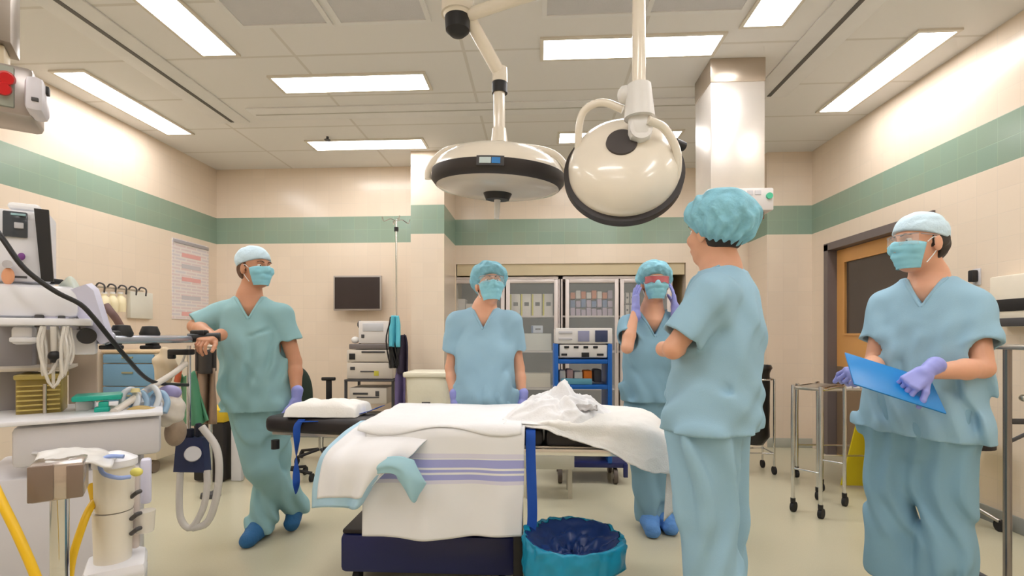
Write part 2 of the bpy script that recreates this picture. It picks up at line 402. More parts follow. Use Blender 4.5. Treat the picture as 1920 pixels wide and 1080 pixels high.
# ------------------------------------------------------------------ smooth solids (distance fields turned into one skin)
def V3(a): return np.array((a[0], a[1], a[2]), dtype=np.float32)
def unit(a): a = V3(a); return a / (np.linalg.norm(a) + 1e-9)
def smin(a, b, k):
    if k <= 0: return np.minimum(a, b)
    h = np.clip(.5 + .5 * (b - a) / k, 0, 1); return b + (a - b) * h - k * h * (1 - h)
def cap(a, b, ra, rb=None, flat=False):
    a, b = V3(a), V3(b); rb = ra if rb is None else rb; ab = b - a; L2 = float(ab @ ab) + 1e-9
    def fn(P):
        q = P - a; t = np.clip(q @ ab / L2, 0, 1)
        return np.linalg.norm(q - t[..., None] * ab, axis=-1) - (ra + (rb - ra) * t)
    def fl(P):
        q = P - a; t = q @ ab / L2; tc = np.clip(t, 0, 1)
        return np.maximum(np.linalg.norm(q - tc[..., None] * ab, axis=-1) - (ra + (rb - ra) * tc), (t - 1) * math.sqrt(L2))
    r = max(ra, rb); return (fl if flat else fn, np.minimum(a, b) - r, np.maximum(a, b) + r)
def ell(c, r, R=None):
    c = V3(c); r = V3(r); R = np.eye(3, dtype=np.float32) if R is None else np.array(R, dtype=np.float32)
    def fn(P):
        q = (P - c) @ R.T; k0 = np.linalg.norm(q / r, axis=-1); k1 = np.linalg.norm(q / (r * r), axis=-1) + 1e-6
        return k0 * (k0 - 1) / k1
    m = float(max(r)); return (fn, c - m, c + m)
def loft(st, fwd, e=2.4):
    """st: (cx,cy,z,halfwidth,halfdepth) rising in z; fwd: horizontal facing"""
    st = np.array(st, dtype=np.float32); zs = st[:, 2]; zz = np.linspace(zs[0], zs[-1], 60)
    def sm(v):
        y = np.interp(zz, zs, v)
        for _ in range(4): y[1:-1] = (y[:-2] + 2 * y[1:-1] + y[2:]) / 4
        return y
    C = [sm(st[:, k]) for k in (0, 1, 3, 4)]
    f = unit((fwd[0], fwd[1], 0)); l = np.array((-f[1], f[0], 0), dtype=np.float32)
    def fn(P):
        z = P[..., 2]; cx, cy, a, b = (np.interp(z, zz, c) for c in C)
        dx, dy = P[..., 0] - cx, P[..., 1] - cy
        u = np.abs(dx * l[0] + dy * l[1]) / a; v = np.abs(dx * f[0] + dy * f[1]) / b
        d = ((u ** e + v ** e) ** (1 / e) - 1) * np.minimum(a, b)
        return np.maximum(np.maximum(d, z - zs[-1]), zs[0] - z)
    m = float(max(st[:, 3].max(), st[:, 4].max()))
    return (fn, np.array((st[:, 0].min() - m, st[:, 1].min() - m, zs[0])), np.array((st[:, 0].max() + m, st[:, 1].max() + m, zs[-1])))
class Field:
    def __init__(s, lo, hi, h):
        s.lo = V3(lo) - 3 * h; s.h = h; s.n = np.ceil((V3(hi) + 3 * h - s.lo) / h).astype(int) + 1
        s.F = np.full(s.n, 1.0, dtype=np.float32)
    def sub(s, lo, hi):
        a = np.clip(np.floor((lo - s.lo) / s.h).astype(int), 0, s.n); b = np.clip(np.ceil((hi - s.lo) / s.h).astype(int) + 1, 0, s.n)
        if (b <= a).any(): return None
        ax = [s.lo[k] + s.h * np.arange(a[k], b[k], dtype=np.float32) for k in range(3)]
        return (slice(a[0], b[0]), slice(a[1], b[1]), slice(a[2], b[2])), np.stack(np.meshgrid(*ax, indexing='ij'), -1).astype(np.float32)
    def add(s, prim, k=.02):
        fn, lo, hi = prim; m = max(.03, k * 1.5)
        r = s.sub(lo - m, hi + m)
        if r is None: return s
        sl, P = r; s.F[sl] = smin(s.F[sl], fn(P).astype(np.float32), k); return s
    def cut(s, prim, k=.004):
        fn, lo, hi = prim; r = s.sub(lo - .02, hi + .02)
        if r is None: return s
        sl, P = r; s.F[sl] = -smin(-s.F[sl], fn(P).astype(np.float32), k); return s
    def fnop(s, g):
        """F = g(F,P) near the surface"""
        r = s.sub(s.lo, s.lo + s.h * s.n); s.F = g(s.F, r[1]).astype(np.float32); return s
    def mesh(s, name, smooth=1):
        F = s.F; F[0] = F[-1] = 1; F[:, 0] = F[:, -1] = 1; F[:, :, 0] = F[:, :, -1] = 1
        ins = F < 0
        c = np.zeros(tuple(x - 1 for x in F.shape), dtype=np.int8)
        for dx in (0, 1):
            for dy in (0, 1):
                for dz in (0, 1): c += ins[dx:dx + c.shape[0], dy:dy + c.shape[1], dz:dz + c.shape[2]]
        act = (c > 0) & (c < 8); idx = np.argwhere(act); vid = np.full(c.shape, -1, dtype=np.int64); vid[act] = np.arange(len(idx))
        acc = np.zeros((len(idx), 3)); cnt = np.zeros(len(idx))
        cs = [(x, y, z) for x in (0, 1) for y in (0, 1) for z in (0, 1)]
        val = {k: F[idx[:, 0] + k[0], idx[:, 1] + k[1], idx[:, 2] + k[2]] for k in cs}
        for A in cs:
            for ax in range(3):
                if A[ax]: continue
                B = list(A); B[ax] = 1; B = tuple(B); a, b = val[A], val[B]; m = (a < 0) != (b < 0)
                t = np.where(m, a / np.where(m, a - b, 1), 0)
                p = np.array(A, dtype=float)[None, :].repeat(len(idx), 0); p[:, ax] = t
                acc[m] += p[m]; cnt[m] += 1
        vs = (idx + acc / cnt[:, None]) * s.h + s.lo
        faces = []
        for ax in range(3):
            o = [0, 0, 0]; o[ax] = 1; n = F.shape
            A = ins[:n[0] - o[0], :n[1] - o[1], :n[2] - o[2]]; B = ins[o[0]:, o[1]:, o[2]:]
            e = np.argwhere(A != B); b, d = (ax + 1) % 3, (ax + 2) % 3
            e = e[(e[:, b] > 0) & (e[:, d] > 0)]
            fl = A[e[:, 0], e[:, 1], e[:, 2]]
            q = []
            for db, dd in ((0, 0), (-1, 0), (-1, -1), (0, -1)):
                k = e.copy(); k[:, b] += db; k[:, d] += dd; q.append(vid[k[:, 0], k[:, 1], k[:, 2]])
            q = np.stack(q, 1); q[~fl] = q[~fl][:, ::-1]; faces.append(q)
        fc = np.concatenate(faces); fc = fc[(fc >= 0).all(1)]
        for _ in range(smooth):     # light relaxation
            a = np.zeros_like(vs); n_ = np.zeros(len(vs))
            for i, j in ((0, 1), (1, 2), (2, 3), (3, 0)):
                for x, y in ((i, j), (j, i)):
                    for k in range(3): a[:, k] += np.bincount(fc[:, x], vs[fc[:, y], k], len(vs))
                    n_ += np.bincount(fc[:, x], minlength=len(vs))
            vs = vs * .5 + .5 * a / np.maximum(n_, 1)[:, None]
        me = bpy.data.meshes.new(name); me.vertices.add(len(vs)); me.vertices.foreach_set('co', vs.astype(np.float32).ravel())
        me.loops.add(fc.size); me.loops.foreach_set('vertex_index', fc.astype(np.int32).ravel())
        me.polygons.add(len(fc)); me.polygons.foreach_set('loop_start', np.arange(0, fc.size, 4, dtype=np.int32))
        me.update(calc_edges=True); me.validate(); return me
def bounds(prims, pad=.03):
    return np.min([p[1] for p in prims], 0) - pad, np.max([p[2] for p in prims], 0) + pad

# cloth folds: ridged warped waves; dirs = list of (direction, wavelength, height, phase)
def folds(dirs, amt=1.0, seed=0, region=None):
    rs = np.random.RandomState(int(seed * 7) % 9999)
    ws = [(unit(d) * (2 * PI / wl), h, ph, unit(rs.randn(3) * (.35, .35, 1)) * (2 * PI / (.42 + wl)), unit(rs.randn(3) * (.5, .5, 1)) * (2 * PI / (.7 + wl)), unit(rs.randn(3)) * (2 * PI / .55)) for d, wl, h, ph in dirs]
    def g(F, P):
        w_ = np.zeros(F.shape, dtype=np.float32)
        for k, h, ph, q1, q2, q3 in ws:
            s_ = np.sin(P @ k * .5 + ph + 1.1 * np.sin(P @ q1 + ph * 1.3) + .9 * np.sin(P @ q2 + ph))
            w_ += h * (.55 - 1.5 * s_ * s_) * np.clip(.6 + .6 * np.sin(P @ q3 + 2 * ph), 0, 1.2)
        if region is not None: w_ = w_ * region(P)
        return F + amt * w_
    return g
# targeted drag line fold from a to b
def crease(a, b, r=.02, depth=.012):
    a, b = V3(a), V3(b); ab = b - a; L2 = float(ab @ ab)
    def g(F, P):
        q = P - a; t = q @ ab / L2; tc = np.clip(t, 0, 1); d = np.linalg.norm(q - tc[..., None] * ab, axis=-1)
        return F + depth * np.exp(-(d / r) ** 2) * np.clip(np.sin(PI * tc), .15, 1) - .35 * depth * np.exp(-((d - 2.1 * r) / r) ** 2) * np.sin(PI * tc)
    return g

# ------------------------------------------------------------------ people
SKIN = mat('skin_fair', (226, 170, 140), .5, vary=.08, scale=9, sss=.12)
SKIN2 = mat('skin_tan', (205, 148, 116), .5, vary=.08, scale=9, sss=.12)
SCR1 = mat('scrub_cotton_left', (148, 190, 196), .85, vary=.05, scale=5, bump=.12, bscale=420)
SCR2 = mat('scrub_cotton_blue', (152, 190, 212), .85, vary=.05, scale=5, bump=.12, bscale=420)
SCR3 = mat('scrub_cotton_teal', (134, 174, 196), .85, vary=.05, scale=5, bump=.12, bscale=420)
GLOVE = mat('violet_nitrile', (150, 156, 228), .4, vary=.04)
MASK = mat('mask_aqua', (150, 214, 232), .8, vary=.04)
MASKW = mat('mask_loop_white', (236, 240, 240), .7)
BOUF = mat('bouffant_blue', (136, 196, 216), .75, vary=.28, scale=26, bump=.5, bscale=60)
CAPB = mat('pale_blue_cap', (204, 228, 242), .8, vary=.06, scale=30, bump=.3, bscale=70)
BOOT = mat('blue_shoe_cover', (42, 104, 158), .7, vary=.12, scale=20, bump=.5, bscale=50)
BOOTL = mat('light_blue_shoe_cover', (92, 146, 214), .7, vary=.1, scale=20, bump=.5, bscale=50)
HAIR = mat('dark_hair', (34, 26, 22), .5, vary=.2, scale=60); HAIRB = mat('brown_hair', (96, 62, 42), .5, vary=.2, scale=60)
EYEW = mat('eye_white', (236, 232, 226), .2, vary=0); IRIS = mat('eye_iris', (62, 44, 34), .15, vary=0)
LENSG = mat('spectacle_glass', (240, 245, 248), .05, alpha=.12); PINK_GLARE = mat('visor_pink_glare', (232, 120, 130), .08, alpha=.5)  # pink visor colour paints a glare onto the glasses
SOLE = mat('shoe_sole', (180, 178, 172), .6)

def hand(name, parent, wrist, d, back, thumb, curl=.5, scale=1.0, m=None, fan=.12, thumb_in=.4, curls=None, spread_z=0):
    """one hand as one skin: d fingers' direction, back = normal of the back of the hand, thumb = +1 if the thumb leaves on back x d side"""
    x = Vector(d).normalized(); z = Vector(back); z = (z - x * z.dot(x)).normalized(); y = z.cross(x) * thumb
    o = Vector(wrist); S = scale
    def pt(a, b, c): return o + (x * a + y * b + z * c) * S
    pr = [(cap(pt(-.035, 0, 0), pt(.01, 0, 0), .029 * S, .028 * S), .01)]
    for b in (-.027, -.009, .010, .028): pr.append((cap(pt(.015, b * .7, 0), pt(.088 - abs(b - .005) * .25, b, .002), .0155 * S, .0125 * S), .012))
    pr.append((cap(pt(.02, .02, -.008), pt(.055, .03, -.012), .018 * S, .014 * S), .012))     # ball of the thumb
    lens = ((.028, .078, .0093), (.010, .088, .0096), (-.009, .082, .0092), (-.027, .064, .0082))
    for i, (b, ln, r) in enumerate(lens):
        cu = (curls[i] if curls else curl) * (1 + .12 * (i - 1)); sp = fan * (b / .028)
        p = pt(.086 - abs(b - .005) * .25, b, .002); ang = 0
        for q, fr_ in enumerate((.44, .32, .24)):
            ang += cu * (.75, 1.0, .7)[q]
            dv = (x * math.cos(ang) * math.cos(sp) + y * math.sin(sp) - z * math.sin(ang)) * (ln * fr_ * S)
            pr.append((cap(p, p + dv, r * S * (1 - .06 * q), r * S * (.95 - .07 * q)), .003)); p = p + dv
    p = pt(.03, .028, -.006); a0 = .85 - thumb_in * .5
    for q, ln in enumerate((.042, .034, .028)):
        a = a0 - q * .22 * thumb_in - .1 * q
        dv = (x * math.cos(a) + y * math.sin(a) - z * (.25 + .3 * q * thumb_in)).normalized() * ln * S
        pr.append((cap(p, p + dv, (.0135 - .0015 * q) * S, (.0120 - .0015 * q) * S), .005)); p = p + dv
    # rolled cuff
    pr.append((cap(pt(-.05, 0, 0), pt(-.03, 0, 0), .034 * S, .031 * S), .006))
    lo, hi = bounds([q[0] for q in pr], .012); f = Field(lo, hi, .0026)
    for q, k in pr: f.add(q, k)
    return link_mesh(name, f.mesh(name, 1), m or GLOVE, parent, sharp=0)

def person(label, at, head, hf, neck, shL, shR, elL, elR, wrL, wrR, chest, pelvis, bf, hemz, legs, skin, scrub, build='m', capkind='bouffant', hair=HAIR,
           sleeve=(.62, .62), bare=('', ''), tuck=.0, seed=1, up=(0, 0, 1), footf=None, boot=BOOT, creases=(), male=True, vdepth=.13, gl=None, wide=1.0, trscrub=None, pant=1.0, cover=True, hs=1.0, hemt=0.0, deep=1.0):
    """all joints are points of the room; bf body facing, hf head facing"""
    root = thing('person', label, 'person', (at[0], at[1], 0))
    H = Vector(head); fw = Vector(hf).normalized(); upv = Vector(up); upv = (upv - fw * upv.dot(fw)).normalized(); lf = upv.cross(fw)
    R = np.array([lf[:], fw[:], upv[:]], dtype=np.float32)
    S = hs
    def hp(l, f_, u): return H + (lf * l + fw * f_ + upv * u) * S
    N = Vector(neck); b2 = Vector((bf[0], bf[1], 0)).normalized(); bl = Vector((-b2.y, b2.x, 0))
    C, Pv = Vector(chest), Vector(pelvis); zs = max(shL[2], shR[2])
    wd = wide
    # ---- body
    pr = []
    A = lambda p, k=.02: pr.append((p, k))
    A(ell(hp(0, -.012, .032), V3((.075, .096, .088)) * S, R), 0)
    A(ell(hp(0, .022, -.040), V3((.060, .070, .074)) * S, R), .03)
    A(ell(hp(0, .050, -.088), V3((.030, .030, .022)) * S, R), .025)
    A(cap(hp(0, .088, .018), hp(0, .106, -.022), .008 * S, .013 * S), .012)
    A(cap(hp(-.014, .098, -.026), hp(.014, .098, -.026), .008 * S), .008)
    A(cap(hp(-.034, .080, .034), hp(.034, .080, .034), .010 * S), .014)
    A(cap(hp(-.019, .090, -.054), hp(.019, .090, -.054), .0065 * S), .008)
    A(cap(hp(-.016, .088, -.064), hp(.016, .088, -.064), .007 * S), .006)
    for sg in (-1, 1):
        A(ell(hp(sg * .042, .062, -.020), V3((.024, .024, .022)) * S, R), .02)
        A(ell(hp(sg * .078, -.010, -.005), V3((.010, .020, .033)) * S, R), .006)
    A(cap(hp(0, -.025, -.05), N + Vector((0, 0, .0)), .056 * S, .062), .02)
    A(cap(N, N.lerp(C, .4), .07, .09), .03)
    tst = []
    for t, a, b in ((0, .155, .10), (.3, .135, .09), (.62, .150, .10), (.85, .155, .100), (1.0, .12, .085)):
        z = Pv.z + (C.z - Pv.z) * t; q = Pv.lerp(C, t); tst.append((q.x, q.y, z, a * wd, b))
    A(loft(tst, b2), .03)
    for s_, e_, w_ in ((shL, elL, wrL), (shR, elR, wrR)):
        s_, e_, w_ = Vector(s_), Vector(e_), Vector(w_)
        A(cap(N - Vector((0, 0, .03)), s_, .05, .048), .03)
        k_ = 1.0 if male else .86
        A(cap(s_, e_, .050 * k_, .040 * k_), .02)
        mid = e_.lerp(w_, .3); A(cap(e_, mid, .038 * k_, .041 * k_), .015); A(cap(mid, w_, .041 * k_, .026 * k_), .012)
    for hip, kn, an in legs:
        hip, kn, an = Vector(hip), Vector(kn), Vector(an)
        A(cap(hip, kn, .078, .054), .03); A(cap(kn, kn.lerp(an, .35), .05, .052), .02); A(cap(kn.lerp(an, .35), an, .052, .034), .02)
    lo, hi = bounds([q[0] for q in pr], .02); f = Field(lo, hi, .0055 if H.y > 2.6 else .0048)
    for q, k in pr: f.add(q, k)
    for sg in (-1, 1): f.cut(ell(hp(sg * .031, .098, .012), V3((.019, .016, .011)) * S, R), .012)
    link_mesh('body', f.mesh('body', 1), skin, root, sharp=0)
    for sg in (-1, 1):
        ey = MB().sph(hp(sg * .031, .073, .012), .0125 * S, seg=16).build('eye', EYEW, root)
        MB().sph(hp(sg * .031, .0822, .012), .0052 * S, seg=12).build('iris', IRIS, ey)
        MB().tube([hp(sg * .014, .095, .033), hp(sg * .032, .092, .039), hp(sg * .050, .080, .034)], lambda t: .0032 * (1.1 - .5 * t), seg=6).build('eyebrow', hair, root)
    # ---- scrub top
    ctr = lambda t: Pv.lerp(C, t)
    top = []
    zlen = C.z - Pv.z; hz = hemz
    for z, a, b in ((hz - .03, .205, .145), (hz + .10, .200, .142), (Pv.z + zlen * .45, .188, .136), (Pv.z + zlen * .75, .188, .138), (Pv.z + zlen * .95, .18, .125), (N.z - .075, .150, .108), (N.z - .012, .086, .080)):
        t = (z - Pv.z) / zlen; q = Pv.lerp(C, t) if t <= 1 else C.lerp(N, min(1, (z - C.z) / max(.01, N.z - C.z))); top.append((q.x, q.y, z, a * wd, b * deep))
    T = [(loft(top, b2, 2.3), 0)]
    sl_end = []
    for s_, e_, fr_ in ((shL, elL, sleeve[0]), (shR, elR, sleeve[1])):
        s_, e_ = Vector(s_), Vector(e_)
        T.append((cap(N - Vector((0, 0, .028)) - b2 * .012, s_ + Vector((0, 0, .0)), .050, .064), .04))
        en = s_.lerp(e_, fr_); T.append((cap(s_, en, .070, .078 if male else .07, flat=True), .035)); sl_end.append((s_, en))
    if not male:
        for sg in (-1, 1): T.append((ell(C - Vector((0, 0, .10)) + b2 * .085 + bl * (sg * .075), (.075, .06, .07)), .06))
    for hip, kn, an in legs:
        hip, kn = Vector(hip), Vector(kn); T.append((cap(hip, hip.lerp(kn, .5), .102 * pant + .016, .098 * pant + .014), .03))
    lo, hi = bounds([q[0] for q in T], .03); f = Field(lo, hi, .0062)
    for q, k in T: f.add(q, k)
    dirs = [((bl.x, bl.y, .08), .085, .0110, seed), ((bl.x, bl.y, .40), .12, .0090, seed * 2.3), ((b2.x, b2.y, -.2), .11, .0090, seed * 1.7), ((bl.x, bl.y, -1.1), .11, .0045, seed * 3.1)]
    f.fnop(folds(dirs, 1.0, seed, lambda P: np.clip(1.25 - (P[..., 2] - hemz) / .62, .25, 1.25)))
    for sg, s_, e_ in ((1, shL, elL), (-1, shR, elR)):
        s_ = Vector(s_); ap = s_ + Vector((0, 0, -.10)) - bl * sg * .035
        for fb_, r_, dp in ((.125, .016, .012), (-.12, .016, .012)):
            f.fnop(crease(ap + b2 * fb_ * .6, Pv + bl * sg * .04 + b2 * fb_ + Vector((0, 0, .12)), r_, dp)); f.fnop(crease(ap + b2 * fb_ * .5 + Vector((0, 0, .03)), C + b2 * fb_ - bl * sg * .02 + Vector((0, 0, -.07)), r_ * .8, dp * .8))
    for c_ in creases: f.fnop(crease(*c_))
    f.fnop(lambda F, P: np.where(P[..., 2] < hemz + .25, np.maximum(F, hemz + hemt * ((P[..., 0] - Pv.x) * bl.x + (P[..., 1] - Pv.y) * bl.y) - P[..., 2]), F))
    # sleeves open, hem open
    for s_, en in sl_end:
        dv = (en - s_).normalized(); f.cut(cap(en - dv * .055, en + dv * .04, .056, .070 if male else .062), .004)
    f.cut(loft([(q[0], q[1], q[2], q[3] - .012, q[4] - .012) for q in top[:2]], b2, 2.3), .004) if False else None
    hx, hy = Pv.x, Pv.y
    # V neck and neck hole
    zv = N.z - vdepth
    def vee(F, P):
        q = P - V3(N); l = q[..., 0] * bl.x + q[..., 1] * bl.y; fr_ = q[..., 0] * b2.x + q[..., 1] * b2.y
        d = np.maximum(np.abs(l) - np.clip((P[..., 2] - zv) * .50, -.02, .078), -(fr_ - .015)) ; d = np.maximum(d, (zv - P[..., 2]) * .9)
        hole = np.sqrt(l * l + (fr_ - .005) ** 2) - .074; hole = np.maximum(hole, (N.z - .03) - P[..., 2])
        return np.maximum(F, -np.minimum(d, hole))
    f.fnop(vee)
    top_o = link_mesh('scrub_top', f.mesh('scrub_top', 1), scrub, root, sharp=0)
    # collar band along the V
    try:
        f2 = f
        side = [];
        for sg in (-1, 1):
            pts = []
            for t in np.linspace(0, 1, 9):
                z = zv - .004 + (N.z + .012 - zv) * t; l = sg * min(.082, max(.004, (z - zv) * .52 + .004)); pts.append((l, z))
            side.append(pts)
        def surf(l, z, sgn=1):
            # march along facing direction to meet the garment
            for k in range(90):
                fr_ = .20 - k * .004; p = V3(N) + V3(bl) * l + V3(b2) * fr_; p[2] = z
                i = np.round((p - f.lo) / f.h).astype(int)
                if (i < 1).any() or (i >= f.n - 1).any(): continue
                if f.F[i[0], i[1], i[2]] < .001: return Vector([float(v) for v in p])
            return None
        for pts in side:
            q = [surf(l * 1.12, z - .004) for l, z in pts]; q = [v for v in q if v is not None]
            if len(q) > 3:
                q = [q[0]] + [(q[i - 1] + q[i] + q[i + 1]) / 3 for i in range(1, len(q) - 1)] + [q[-1]]
                MB().tube(q, .0055, seg=8, smooth=2).build('collar_band', scrub, root)
    except Exception as ex: print('collar', ex)
    # ---- trousers
    tr = []
    waist = Pv + Vector((0, 0, .08)); 
    hipc = (Vector(legs[0][0]) + Vector(legs[1][0])) / 2
    tr.append((loft([(hipc.x, hipc.y, hipc.z - .09, .105 * wd * pant, .08), (hipc.x, hipc.y, hipc.z + .0, .160 * wd * pant, .122), (Pv.x, Pv.y, max(Pv.z, hipc.z + .05), .170 * wd * pant, .130), (waist.x, waist.y, max(waist.z, hemz + .12), .155 * wd, .118)], b2, 2.2), 0))
    for hip, kn, an in legs:
        hip, kn, an = Vector(hip), Vector(kn), Vector(an)
        tr.append((cap(hip, kn, .102 * pant, .088 * pant), .05)); tr.append((cap(kn, an + Vector((0, 0, .0)), .088 * pant, .088 * pant), .018))
    lo, hi = bounds([q[0] for q in tr], .03); f = Field(lo, hi, .0065)
    for q, k in tr: f.add(q, k)
    f.fnop(folds([((bl.x, bl.y, .06), .085, .0125, seed + 1), ((b2.x, b2.y, .10), .10, .0110, seed + 2), ((bl.x * .5, bl.y * .5, 1), .26, .0035, seed + 4)], 1.0, seed + 5))
    am = min(l_[2][2] for l_ in legs)
    for hip, kn, an in legs:
        an = Vector(an); z0 = an.z + .0; p0 = V3(an)
        f.fnop(lambda F, P, p0=p0: np.where((np.hypot(P[..., 0] - p0[0], P[..., 1] - p0[1]) < .16) & (P[..., 2] < p0[2] + .12), np.maximum(F, (p0[2] - .035) - P[..., 2]), F))
    link_mesh('trousers', f.mesh('trousers', 1), trscrub or scrub, root, sharp=0)
    # ---- shoe covers
    if cover:
        for i, (hip, kn, an) in enumerate(legs):
            an = Vector(an); ff, tip = footf[i]; ff = Vector((ff[0], ff[1], 0)).normalized()
            if tip == 0:
                hz_ = Vector((an.x, an.y, .05)) - ff * .04; toe = Vector((an.x, an.y, .036)) + ff * .15
                P_ = [(cap(hz_, Vector((an.x, an.y, .062)) + ff * .05, .048, .052), .02), (cap(Vector((an.x, an.y, .055)) + ff * .05, toe, .054, .046), .03), (cap(an, hz_, .052, .046), .03)]
                flo = 0.0
            else:                              # toe on the floor, heel raised
                toe = Vector((an.x, an.y, .05)) + ff * .10; P_ = [(cap(an, toe, .050, .046), .02), (cap(an + Vector((0, 0, .01)) - ff * .03, an, .05, .05), .03)]
            lo, hi = bounds([q[0] for q in P_], .03); f = Field(lo, hi, .005)
            for q, k in P_: f.add(q, k)
            f.fnop(folds([((0, 0, 1), .05, .0022, i), ((ff.x, ff.y, .3), .045, .0022, i + 2)], 1, seed + i))
            f.fnop(lambda F, P: np.maximum(F, .004 - P[..., 2]))
            link_mesh('shoe_cover', f.mesh('shoe_cover', 1), boot, root, sharp=0)
    # ---- mask
    if gl != 'none':
        fb = Field(V3(H) - .15, V3(H) + .15, .005)
        for q, k in pr[:18]: fb.add(q, k)
        def rad(dx, dy, z):
            for k in range(60):
                r_ = .135 - k * .002; p = V3(hp(dx * r_, dy * r_, z)); i = np.round((p - fb.lo) / fb.h).astype(int)
                if fb.F[i[0], i[1], i[2]] < 0: return r_
            return .05
        RT = {}
        nu_, nv_ = 28, 20
        tb = np.zeros((nu_ + 1, nv_ + 1))
        for i in range(nu_ + 1):
            for j in range(nv_ + 1):
                a_ = (i / nu_ - .5) * 2; v_ = j / nv_; th = a_ * (1.12 - .25 * v_)
                tb[i, j] = rad(math.sin(th), math.cos(th), max(-.001 - v_ * .100, -.094))
        for _ in range(3):
            t2 = tb.copy(); t2[1:-1] = np.maximum(tb[1:-1], (tb[:-2] + 2 * tb[1:-1] + tb[2:]) / 4); t2[:, 1:-1] = np.maximum(t2[:, 1:-1], (t2[:, :-2] + 2 * t2[:, 1:-1] + t2[:, 2:]) / 4); tb = t2
        def mk(u, v):
            a = (u - .5) * 2; th = a * (1.12 - .25 * v)
            z = -.001 - v * .100 + .010 * (1 - a * a) * (1 - v)
            r_ = tb[int(round(u * nu_)), int(round(v * nv_))] + .005 + .004 * (1 - a * a) * math.sin(PI * v) + .0014 * math.sin(v * PI * 8) * (1 - a ** 4)
            return hp(r_ * math.sin(th), r_ * math.cos(th), z)
        mo = MB().sheet(mk, 28, 20, .0025).build('surgical_mask', MASK, root, sharp=0)
        for sg in (-1, 1):
            MB().tube([hp(sg * .070, .028, .002), hp(sg * .079, .005, .020), hp(sg * .080, -.022, .0), hp(sg * .072, .0, -.045), hp(sg * .066, .030, -.082)], .0022, seg=6).build('ear_loop', MASKW, mo)
    # ---- cap
    if capkind.startswith('bouffant'):
        c = hp(0, -.022, .052)
        rr = V3((.112, .132, .106)) * S * (1.07 if 'big' in capkind else 1)
        p_ = [(ell(c, rr, R), 0)]
        lo, hi = bounds([q[0] for q in p_], .03); f = Field(lo, hi, .004)
        f.add(p_[0][0], 0)
        cc, Rm = V3(c), R
        def puff(F, P):
            q = (P - cc) @ Rm.T; az = np.arctan2(q[..., 0], q[..., 1]); el = q[..., 2] / rr[2]
            w_ = .005 * np.sin(az * 17 + 2.2 * np.sin(q[..., 2] * 42) + seed) * np.clip(.75 - el, 0, 1.2) + .006 * np.sin(q[..., 0] * 60 + 3 * np.sin(q[..., 1] * 31 + seed)) * np.sin(q[..., 1] * 46 + 2 * np.sin(q[..., 2] * 37))
            F = F + w_
            # pulled in by the elastic towards the rim, then cut
            rim = (q[..., 2] + .076 * S) - (q[..., 1]) * .76
            F = F + np.clip(.034 - rim, 0, .05) * .5
            return np.maximum(F, -rim - .002)
        f.fnop(puff); link_mesh('bouffant_cap', f.mesh('bouffant_cap', 1), BOUF, root, sharp=0)
    else:
        c = hp(0, -.012, .042)
        f = Field(V3(c) - .14, V3(c) + .14, .004); rr = V3((.086, .108, .098)) * S
        f.add(ell(c, rr, R), 0)
        if capkind == 'puffcap': f.add(ell(hp(0, -.03, .062), V3((.088, .100, .080)) * S, R), .02)
        cc, Rm = V3(c), R
        def trim(F, P):
            q = (P - cc) @ Rm.T
            F = F + .0022 * np.sin(q[..., 0] * 90 + 2 * np.sin(q[..., 2] * 60)) * np.sin(q[..., 1] * 50 + seed)
            return np.maximum(F, -((q[..., 2] + .012 * S) - q[..., 1] * .26))
        f.fnop(trim)
        co = link_mesh('scrub_cap', f.mesh('scrub_cap', 1), CAPB, root, sharp=0)
        # hair below the cap at the nape and temples
        f = Field(V3(H) - .16, V3(H) + .16, .004)
        f.add(ell(hp(0, -.022, .004), V3((.081, .098, .088)) * S, R), 0)
        for sg in (-1, 1): f.add(cap(hp(sg * .074, .012, .03), hp(sg * .075, .008, -.010), .005), .01)
        def hc(F, P):
            q = (P - V3(H)) @ R.T
            F = F + .0025 * np.sin(q[..., 0] * 220 + 3 * np.sin(q[..., 2] * 40))
            keep = np.maximum(np.maximum(q[..., 1] - np.where(q[..., 2] > -.02, .010, -.03), -(q[..., 2] + .078 * S)), q[..., 2] - .05)
            return np.maximum(F, keep)
        f.fnop(hc); link_mesh('hair', f.mesh('hair', 1), hair, root, sharp=0)
    if capkind.startswith('bouffant'):
        f = Field(V3(H) - .16, V3(H) + .16, .0045); f.add(ell(hp(0, -.030, .015), V3((.080, .090, .095)) * S, R), 0)
        f.fnop(lambda F, P: np.maximum(F, np.maximum(((P - V3(H)) @ R.T)[..., 1] + .02, -(((P - V3(H)) @ R.T)[..., 2] + .055))))
        link_mesh('hair', f.mesh('hair', 1), hair, root, sharp=0)
    if gl in ('clear', 'pink'):
        g = MB()
        def vs(u, v):
            a = (u - .5) * 2; th = a * 1.2
            return hp(.078 * math.sin(th), .040 + .068 * math.cos(th) ** .8, .036 - v * .046 + .008 * v * (1 - min(1, abs(abs(a) - .45) * 3)))
        g.sheet(vs, 24, 6, .0015); go = g.build('eye_shield', LENSG if gl == 'clear' else PINK_GLARE, root, sharp=0, label='clear safety glasses' if gl == 'clear' else 'safety glasses with a painted pink glare')
        fr2 = MB().tube([vs(t / 12, 0) for t in range(13)], .0022, seg=6)
        for sg in (-1, 1): fr2.tube([hp(sg * .073, .06, .034), hp(sg * .080, .0, .026), hp(sg * .08, -.02, .02)], .002, seg=6)
        fr2.build('frame', mat('spectacle_frame', (160, 150, 148), .3), go)
    return root
def leg_set(*a): return a
